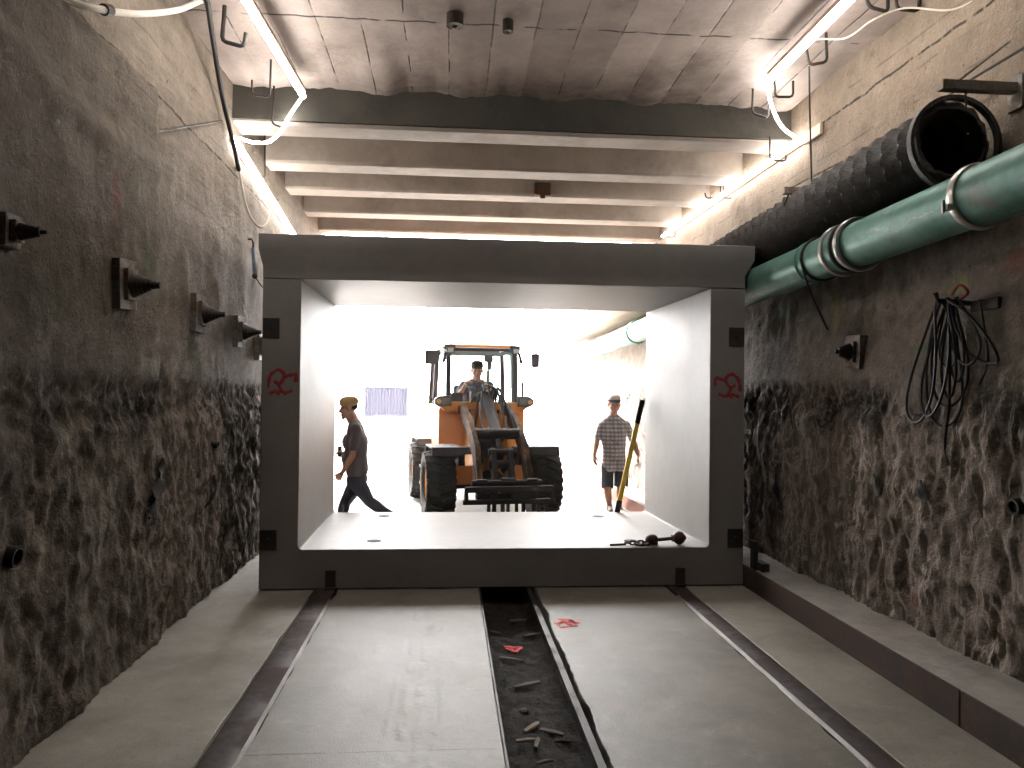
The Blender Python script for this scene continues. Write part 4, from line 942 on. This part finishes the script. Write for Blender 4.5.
for sg, Hx, Kx, Ax in ((1, H1, K1, A1), (-1, H2, K2, A2)): leg(mb, Hx, Kx, Ax, 1.27); mb.rc(pel + s * sg * .07, .13, Hx, .12); mb.cyl(Kx.lerp(Ax, .6), Kx.lerp(Ax, .97), .060, .066, 18)
tr = fuse(mb, 'trousers', M_TROUSER, root, OL, .007, 3)
for Ax, dx in ((A1, 0), (A2, 0)):
    mb = MB()
    if Ax is A2: shoe(mb, V(Ax.x, Ax.y, .085), V(Ax.x - 1, Ax.y, 0), 1.1)
    else: mb.rc(Ax + V(.02, 0, -.02), .050, Ax + V(-.03, 0, -.085), .044); mb.rc(Ax + V(-.03, 0, -.085), .044, V(Ax.x - .10, Ax.y, .04), .034)
    fuse(mb, 'boot', M_SHOE, root, OL, .006, 2)
r3, f3, u3 = frame(hf, V(-.04, 0, 1)); cap(root, W, R, r3, f3, u3, OL, M_TANCAP)
mb = MB(); mb.ell(W(0, -.028, .018), (.079, .088, .062), 18, R); mb.build('hair', MAT['hair'], root, loc=OL)
mb = MB(); mb.ell(W(0, .066, -.100), (.022, .022, .026), 12, R); mb.build('beard', MAT['hair'], root, loc=OL)
ph = W2 + V(-.06, -.03, .02); rd = empty('site_radio', ph, 0, 'black hand radio held at the chest of the striding person', 'radio')
MB().box((0, 0, 0), (.055, .04, .14)).build('radio_body', MAT['cable_black'], rd, bevel=.006); MB().cyl((.015, 0, .07), (.015, 0, .17), .008, .006).build('antenna', MAT['cable_black'], rd)
# ------------------------------------------------------------------ the wheel loader
LX, LY, LRZ = .615, 10.98, math.radians(8)
LD = empty('wheel_loader', (LX, LY, 0), LRZ, 'orange compact wheel loader with fork carriage facing the viewer behind the culvert', 'wheel loader')
OP_, BK, GR = MAT['orange_paint'], MAT['loader_black'], MAT['loader_grey']
M_TYRE = plain('tyre', (.030, .028, .028), .85, 0, .4, 12, .4, .2)
mb = MB()
mb.lathe([(.27, -.165), (.31, -.19), (.38, -.205), (.43, -.195), (.452, -.16), (.455, 0), (.452, .16), (.43, .195), (.38, .205), (.31, .19), (.27, .165)], (0, 0, 0), (1, 0, 0), 48)
for k in range(22):
    for sg in (-1, 1):
        a = 2 * math.pi * (k + (.5 if sg > 0 else 0)) / 22
        rings = []
        for t_, wdt in ((0.0, .030), (.5, .034), (1.0, .042)):
            x = sg * (-.02 + .225 * t_); aa = a + .17 * t_; rr = .478 - (.035 * max(0, t_ - .72) / .28)
            ring = []
            for da, dr in ((-wdt, -.045), (-wdt * .75, 0), (wdt * .75, 0), (wdt, -.045)):
                b_ = aa + da / .47; ring.append(Vector((x, (rr + dr) * math.cos(b_), (rr + dr) * math.sin(b_))))
            rings.append(ring)
        mb.loft(rings)
tyre_me = mb.mesh('tyre')
mb = MB(); mb.lathe([(.272, -.16), (.285, -.17), (.285, .165), (.272, .155), (.25, .10), (.18, .06), (.10, .05), (.10, .02), (.19, .03), (.255, .06), (.262, -.16)], (0, 0, 0), (1, 0, 0), 36)
mb.cyl((.0, 0, 0), (.12, 0, 0), .105, .085, 24)
for k in range(8):
    a = 2 * math.pi * k / 8; mb.cyl((.05, .145 * math.cos(a), .145 * math.sin(a)), (.085, .145 * math.cos(a), .145 * math.sin(a)), .016, n=6)
rim_me = mb.mesh('rim')
for k, (x, y) in enumerate(((-.75, 0), (.75, 0), (-.75, 2.0), (.75, 2.0))):
    w = link('wheel', tyre_me, M_TYRE, LD, 30); w.location = (x, y, .478); w.rotation_euler = (.1 * k, 0, math.pi if x < 0 else 0)
    link('rim', rim_me, OP_, w, 35)
def part(name, mat, mb, bevel=.006, parent=None, smooth=35): return mb.build(name, mat, parent or LD, smooth, bevel)
# axles and frame
part('axle', BK, MB().cyl((-.56, 0, .478), (.56, 0, .478), .085).ell((0, 0, .478), (.20, .20, .19)).cyl((-.60, 0, .478), (-.54, 0, .478), .16).cyl((.54, 0, .478), (.60, 0, .478), .16), 0)
part('axle', BK, MB().cyl((-.56, 2.0, .478), (.56, 2.0, .478), .085).ell((0, 2.0, .478), (.20, .20, .19)), 0)
part('front_frame', OP_, MB().prism([(-.42, .40), (.62, .36), (.62, 1.0), (.40, 1.42), (.20, 1.42), (-.10, 1.05), (-.42, .72)], 'x', -.27, -.22).prism([(-.42, .40), (.62, .36), (.62, 1.0), (.40, 1.42), (.20, 1.42), (-.10, 1.05), (-.42, .72)], 'x', .22, .27).box((0, .10, .62), (.46, .05, .50)).box((0, .05, .40), (.52, .7, .06)))
for sx in (-1, 1): part('front_cross_plate', OP_, MB().box((sx * .40, -.12, .60), (.24, .06, .26)), .006)
part('valve_block', BK, MB().box((0, .18, 1.02), (.36, .20, .26)).box((.0, .05, .92), (.26, .12, .20)).box((-.1, -.02, 1.0), (.10, .10, .10)).box((.12, .0, .8), (.10, .12, .14)))
part('rear_frame', BK, MB().box((0, 1.75, .55), (.70, 2.3, .34)))
# cab base
prof = [(-.66, .86), (.66, .86), (.66, 1.50), (.62, 1.56), (-.62, 1.56), (-.66, 1.50)]
part('cab_base', OP_, MB().prism(prof, 'y', .72, 2.15), .015)
mb = MB()
for i in range(5): mb.box((-.43, .712, 1.06 + .06 * i), (.18, .012, .022))
part('air_grille', BK, mb, 0)
for xa, xb in ((-.655, -.30), (.34, .655)): part('base_panel', OP_, MB().prism([(xa, .92), (xb, .92), (xb, 1.44), (xa, 1.44)], 'y', .700, .722), .008)
part('front_ledge', OP_, MB().prism([(-.70, 1.58), (-.56, 1.46), (-.30, 1.50), (.30, 1.50), (.56, 1.46), (.76, 1.58), (.76, 1.61), (-.70, 1.61)], 'y', .55, .75), .006)
part('step', BK, MB().box((-.78, 1.0, .62), (.22, .40, .04)).box((-.78, 1.0, .36), (.22, .36, .04)).box((-.69, .82, .62), (.04, .04, .6)).box((-.69, 1.18, .62), (.04, .04, .6)))
part('engine_hood', OP_, MB().prism([(2.15, .80), (3.15, .80), (3.20, 1.35), (3.0, 1.55), (2.15, 1.58)], 'x', -.60, .60), .03)
part('counterweight', BK, MB().prism([(2.75, .40), (3.28, .45), (3.28, .82), (2.75, .82)], 'x', -.66, .66), .03)
part('exhaust_pipe', BK, MB().cyl((.45, 2.6, 1.5), (.45, 2.6, 2.15), .035).cyl((.45, 2.6, 1.55), (.45, 2.6, 1.8), .06), 0)
for sx in (-1, 1):
    x0, x1 = sorted((sx * .47, sx * .89))
    part('fender', BK, MB().prism([(-.46, .90), (-.44, .885), (-.40, .985), (.30, .985), (.45, .86), (.46, .875), (.31, 1.01), (-.41, 1.01)], 'x', x0, x1).box((sx * .40, .0, .94), (.20, .30, .10)).box((sx * .43, .05, .80), (.06, .16, .30)), .004)
    part('fender', BK, MB().prism([(1.50, .90), (1.56, .985), (2.40, .985), (2.52, .85), (2.53, .865), (2.41, 1.01), (1.55, 1.01), (1.49, .91)], 'x', x0, x1), .004)
# cab
cab = part('cab_frame', BK, MB()
    .bar((-.52, .70, 1.56), (-.51, .76, 2.42), .065, .07, (1, 0, 0)).bar((.52, .70, 1.56), (.51, .76, 2.42), .065, .07, (1, 0, 0))
    .bar((-.64, 1.35, 1.56), (-.60, 1.38, 2.42), .06, .07, (1, 0, 0)).bar((.64, 1.35, 1.56), (.60, 1.38, 2.42), .06, .07, (1, 0, 0))
    .bar((-.62, 2.10, 1.56), (-.58, 2.05, 2.42), .06, .07, (1, 0, 0)).bar((.62, 2.10, 1.56), (.58, 2.05, 2.42), .06, .07, (1, 0, 0))
    .box((0, .76, 2.405), (1.0, .05, .05)).box((0, 2.06, 2.40), (1.18, .05, .06)).bar((-.51, .76, 2.41), (-.60, 2.06, 2.41), .05, .05).bar((.51, .76, 2.41), (.60, 2.06, 2.41), .05, .05)
    .box((-.50, .76, 2.44), (.16, .16, .07)).box((.50, .76, 2.44), (.16, .16, .07)), .006)
part('roof', OP_, MB().prism([(.70, 2.435), (2.12, 2.435), (2.12, 2.47), (1.9, 2.50), (.85, 2.50), (.70, 2.475)], 'x', -.50, .50), .012)
t = NT('tinted_glass'); tr_ = t.n('ShaderNodeBsdfTransparent'); tr_.inputs[0].default_value = (.90, .95, .95, 1); gl = t.n('ShaderNodeBsdfGlossy'); gl.inputs['Roughness'].default_value = .03
mx = t.n('ShaderNodeMixShader'); mx.inputs[0].default_value = .06; t.t.links.new(tr_.outputs[0], mx.inputs[1]); t.t.links.new(gl.outputs[0], mx.inputs[2]); t.t.links.new(mx.outputs[0], t.out.inputs[0]); M_GLASS = t.m
part('windscreen', M_GLASS, MB().prism([(.698, 1.60), (.702, 1.60), (.752, 2.39), (.748, 2.39)], 'x', -.485, .485), 0)
part('rear_window', M_GLASS, MB().prism([(2.10, 1.60), (2.104, 1.60), (2.054, 2.38), (2.05, 2.38)], 'x', -.55, .55), 0)
for sx in (-1, 1): part('side_window', M_GLASS, MB().loft([[Vector((sx * .55, .76, 1.62)), Vector((sx * .625, 1.30, 1.62)), Vector((sx * .59, 1.34, 2.38)), Vector((sx * .53, .80, 2.38))], [Vector((sx * .554, .76, 1.62)), Vector((sx * .629, 1.30, 1.62)), Vector((sx * .594, 1.34, 2.38)), Vector((sx * .534, .80, 2.38))]]), 0)
M_TEAL = plain('teal_trim', (.16, .24, .24), .5)
part('sun_visor', M_TEAL, MB().box((0, .80, 2.355), (.92, .02, .05)), .004)
part('windscreen_trim', M_TEAL, MB().bar((.465, .71, 1.62), (.46, .77, 2.36), .055, .02, (1, 0, 0)).box((-.30, .80, 1.60), (.34, .05, .04)).box((.36, .80, 1.60), (.22, .05, .04)), .004)
part('cab_camera', BK, MB().box((.12, .84, 2.28), (.13, .06, .12)).cyl((.13, .84, 2.23), (.13, .84, 2.10), .042, .03), .006)
part('wiper', BK, MB().bar((.10, .70, 1.60), (.44, .715, 1.85), .012, .012).cyl((.10, .71, 1.60), (.10, .68, 1.60), .02), 0)
for sx in (-1, 1): 
    wl = part('work_light', BK, MB().box((sx * .50, .66, 2.385), (.11, .07, .09)), .008)
    MB().box((sx * .50, .622, 2.385), (.085, .006, .065)).build('lens', plain('lens', (.5, .5, .5), .15, .2), wl)
# mirrors on stays
for sx, xm, zm, w in ((-1, -.785, 2.27, .19), (1, .80, 2.25, .125)):
    m = part('mirror_stay', BK, MB().tube([(sx * .50, .74, 2.38), (sx * .62, .66, 2.43), (xm, .62, 2.42), (xm + sx * .03, .62, zm + .02)], .012, 8).bar((sx * .56, .70, 2.36), (sx * .60, .68, 2.20), .04, .04), 0)
    MB().box((xm, .62, zm), (w, .05, .21)).build('mirror', BK, m, bevel=.014)
# head lamp units
for sx in (-1, 1):
    lb = part('lamp_unit', GR, MB().prism([(sx * .50, 1.55), (sx * .68, 1.54), (sx * .745, 1.58), (sx * .75, 1.65), (sx * .68, 1.70), (sx * .50, 1.71)], 'y', .46, .58).tube([(sx * .55, .58, 1.60), (sx * .50, .68, 1.58)], .02, 8), .012)
    MB().cyl((sx * .685, .462, 1.62), (sx * .685, .448, 1.62), .038, .034, 16).build('indicator_lens', plain('amber', (.75, .45, .22), .25), lb)
    MB().box((sx * .575, .455, 1.625), (.11, .012, .09)).build('lens', plain('lamp_glass', (.26, .26, .25), .15, .3), lb, bevel=.006)
part('mirror_rod', BK, MB().tube([(.60, .60, 1.70), (.60, .60, 1.92)], .02, 8).tube([(-.60, .60, 1.66), (-.82, .58, 1.64)], .012, 6), 0)
# steering wheel, console and seat
stw = part('steering_wheel', BK, MB().lathe([(.175, -.014), (.19, 0), (.175, .014), (.16, 0)], (0, 1.10, 1.86), (0, -.45, 1), 28).cyl((0, 1.10, 1.86), (0, .98, 1.56), .035).box((0, 1.10, 1.86), (.33, .03, .02)), 0)
part('console', BK, MB().box((0, .92, 1.66), (.30, .16, .22)).box((-.36, .90, 1.65), (.18, .14, .2)), .02)
seat = part('operator_seat', BK, MB().box((-.08, 1.50, 1.30), (.48, .46, .12)).box((-.08, 1.52, 1.14), (.36, .36, .24)), .03)
MB().box((-.08, 1.80, 1.60), (.40, .10, .55)).build('backrest', BK, seat, bevel=.04)
# lift arms
arm_prof = [(.44, 1.60), (.62, 1.50), (.55, 1.36), (.05, 1.24), (-.55, .92), (-.92, .40), (-1.06, .36), (-1.10, .48), (-.76, 1.06), (-.22, 1.38)]
M_ARM = rusty('worn_arm', (.13, .06, .02), (.035, .027, .022), .7, .75, 0, 7)
for sx in (-1, 1):
    la = part('lift_arm', M_ARM, MB().prism([(y, z) for y, z in arm_prof], 'x', sx * .33 - .035, sx * .33 + .035).cyl((sx * .33 - .06, .52, 1.50), (sx * .33 + .06, .52, 1.50), .06).cyl((sx * .33 - .06, -1.02, .44), (sx * .33 + .06, -1.02, .44), .06), .006)
    ly = part('lift_cylinder', BK, MB().cyl((sx * .22, .15, .62), (sx * .22, -.35, .82), .052).cyl((sx * .22, -.35, .82), (sx * .24, -.62, .95), .028).cyl((sx * .18, .15, .62), (sx * .30, .15, .62), .05), 0)
part('arm_cross_tube', BK, MB().cyl((-.31, -.42, 1.19), (.31, -.42, 1.19), .075, n=20), 0)
part('tilt_cylinder', BK, MB().cyl((.01, .40, 1.66), (.02, -.36, 1.16), .085, n=20).cyl((.02, -.36, 1.16), (.02, -.66, .92), .040).cyl((-.06, .42, 1.67), (.09, .42, 1.67), .06).cyl((.02, -.33, 1.19), (.02, -.40, 1.13), .098), 0)
part('bell_crank', BK, MB().prism([(-.60, 1.02), (-.72, 1.0), (-.84, .74), (-.98, .50), (-.88, .46), (-.70, .62), (-.58, .86)], 'x', -.13, -.07).prism([(-.60, 1.02), (-.72, 1.0), (-.84, .74), (-.98, .50), (-.88, .46), (-.70, .62), (-.58, .86)], 'x', .10, .16).cyl((-.16, -.68, .80), (.19, -.68, .80), .055).cyl((-.16, -.64, .96), (.19, -.64, .96), .045), .004)
part('push_link', BK, MB().bar((.02, -.92, .52), (.02, -1.08, .62), .10, .08), .01)
# hoses
random.seed(8)
for k, (x0, z0, x1, z1, y1) in enumerate(((-.14, 1.55, -.16, 1.20, -.30), (.16, 1.55, .17, 1.18, -.32), (-.08, 1.60, -.02, 1.66, .30), (.12, 1.60, .06, 1.62, .25), (-.20, 1.52, -.20, 1.0, -.10), (.24, 1.50, .24, 1.02, -.1), (.20, 1.56, .28, 1.15, -.36))):
    up_ = .16 + .08 * random.random()
    part('hydraulic_hose', BK, MB().tube(catmull([(x0, .68, z0 - .05), (x0 * .9, .50, z0 + up_ * .8), (x0 * .8 + .02, .30, z0 + up_), (x1, y1 + .25, z1 + .22), (x1, y1, z1)], 7), .018, 8), 0, smooth=60)
# quick coupler and fork carriage
qc = part('quick_coupler', BK, MB().box((-.33, -1.10, .50), (.14, .07, .30)).box((.33, -1.10, .50), (.14, .07, .30)).cyl((-.46, -1.10, .60), (.46, -1.10, .60), .04).box((0, -1.10, .42), (.66, .06, .10)).box((.02, -1.08, .56), (.20, .08, .20)), .006)
fc = part('fork_carriage', BK, MB().box((.02, -1.18, .530), (1.14, .06, .075)).box((.02, -1.18, .372), (1.20, .06, .060)).box((-.54, -1.18, .45), (.05, .06, .20)).box((.58, -1.18, .45), (.05, .06, .20)).box((-.19, -1.18, .45), (.10, .05, .18)).box((.16, -1.18, .45), (.24, .05, .18)), .006)
for x in (-.25, -.18, -.07, .0, .11, .20, .33, .40, .50): MB().box((x, -1.17, .24), (.035 + .02 * (abs(x * 37) % 1), .05, .24)).build('carriage_rib', BK, fc, bevel=.003)
# ------------------------------------------------------------------ the driver
def lw(x, y, z):
    c_, s_ = math.cos(LRZ), math.sin(LRZ); return V(LX + x * c_ - y * s_, LY + x * s_ + y * c_, z)
rt = lw(-.08, 1.5, 1.36); root = empty('person', rt, 0, 'person in dark shirt and cap seated at the wheel in the loader cab', 'person'); OL = -rt
f = lw(0, -1, 0) - lw(0, 0, 0); s = V(-f.y, f.x, 0) * -1
s = V(1, .1, 0).normalized()
Y = 12.32
pel = lw(-.08, 1.56, 1.46); che = at(476, 391, 'y', Y + .02); nek = at(476, 380, 'y', Y)
S1, S2 = at(463.5, 385.5, 'y', Y), at(489.5, 385.5, 'y', Y)
E1, E2 = at(457, 399, 'y', Y - .12), at(494, 397, 'y', Y - .14)
W1, W2 = lw(-.17, 1.14, 1.90), lw(.09, 1.12, 1.93)
H1, H2 = lw(-.18, 1.50, 1.44), lw(.02, 1.50, 1.44); K1, K2 = lw(-.22, 1.10, 1.50), lw(.10, 1.10, 1.50); A1, A2 = lw(-.20, .98, 1.12), lw(.10, .98, 1.12)
body = MB(); hc = at(477, 370.5, 'y', Y - .04); hf = V(.02, -1, -.10); W, R = head_shapes(body, hc, hf, V(0, 0, 1), 1.22)
body.rc(nek + V(0, 0, -.03), .072, hc + V(0, .02, -.08), .066); torso(body, pel, che, nek, s, f, -.014); arm(body, S1, E1, W1); arm(body, S2, E2, W2)
leg(body, H1, K1, A1); leg(body, H2, K2, A2)
hand(body, W1, V(.3, -.6, .2), V(.1, -.2, -1), V(1, .4, 0), .9); hand(body, W2, V(-.3, -.6, .2), V(-.1, -.2, -1), V(-1, .4, 0), .9)
fuse(body, 'body', MAT['skin'], root, OL, .0055, 3); eyes(root, W, R, OL)
mb = MB(); torso(mb, pel + V(0, 0, .03), che, nek + V(0, 0, -.025), s, f, .016, .02)
for Sx, Ex in ((S1, E1), (S2, E2)): mb.rc(Sx, .072, Sx.lerp(Ex, .5), .066); mb.cyl(Sx.lerp(Ex, .5), Sx.lerp(Ex, .9), .066, .068, 20)
fuse(mb, 'navy_shirt', M_NAVY, root, OL, .008, 3)
mb = MB()
for sg, Hx, Kx, Ax in ((-1, H1, K1, A1), (1, H2, K2, A2)): leg(mb, Hx, Kx, Ax, 1.15); mb.rc(pel + s * sg * .07, .108, Hx, .104)
fuse(mb, 'trousers', M_TROUSER, root, OL, .008, 3)
for Ax in (A1, A2):
    mb = MB(); mb.rc(Ax, .048, Ax + V(0, -.10, -.05), .042); mb.rc(Ax + V(0, -.08, -.05), .042, Ax + V(0, -.18, -.06), .032); fuse(mb, 'boot', M_SHOE, root, OL, .007, 2)
r3, f3, u3 = frame(hf, V(0, 0, 1)); cap(root, W, R, r3, f3, u3, OL, M_DARKCAP)
mb = MB(); mb.ell(W(0, -.028, .018), (.079, .088, .062), 18, R); mb.build('hair', MAT['hair'], root, loc=OL)

# ------------------------------------------------------------------ thin haze volume added outside the culvert to wash out contrast
t = NT('wash_haze'); vs = t.n('ShaderNodeVolumeScatter'); vs.inputs['Color'].default_value = (1.0, .95, .94, 1); vs.inputs['Density'].default_value = .006; vs.inputs['Anisotropy'].default_value = .35
t.t.nodes.remove(t.b); t.t.links.new(vs.outputs[0], t.out.inputs['Volume'])
hz = MB().box((.6, 12.4, 2.05), (5.0, 6.4, 4.0)).build('added_haze', t.m, smooth=0); tag(hz, 'thin added haze veiling the daylight between culvert and yard', 'haze', kind='stuff')
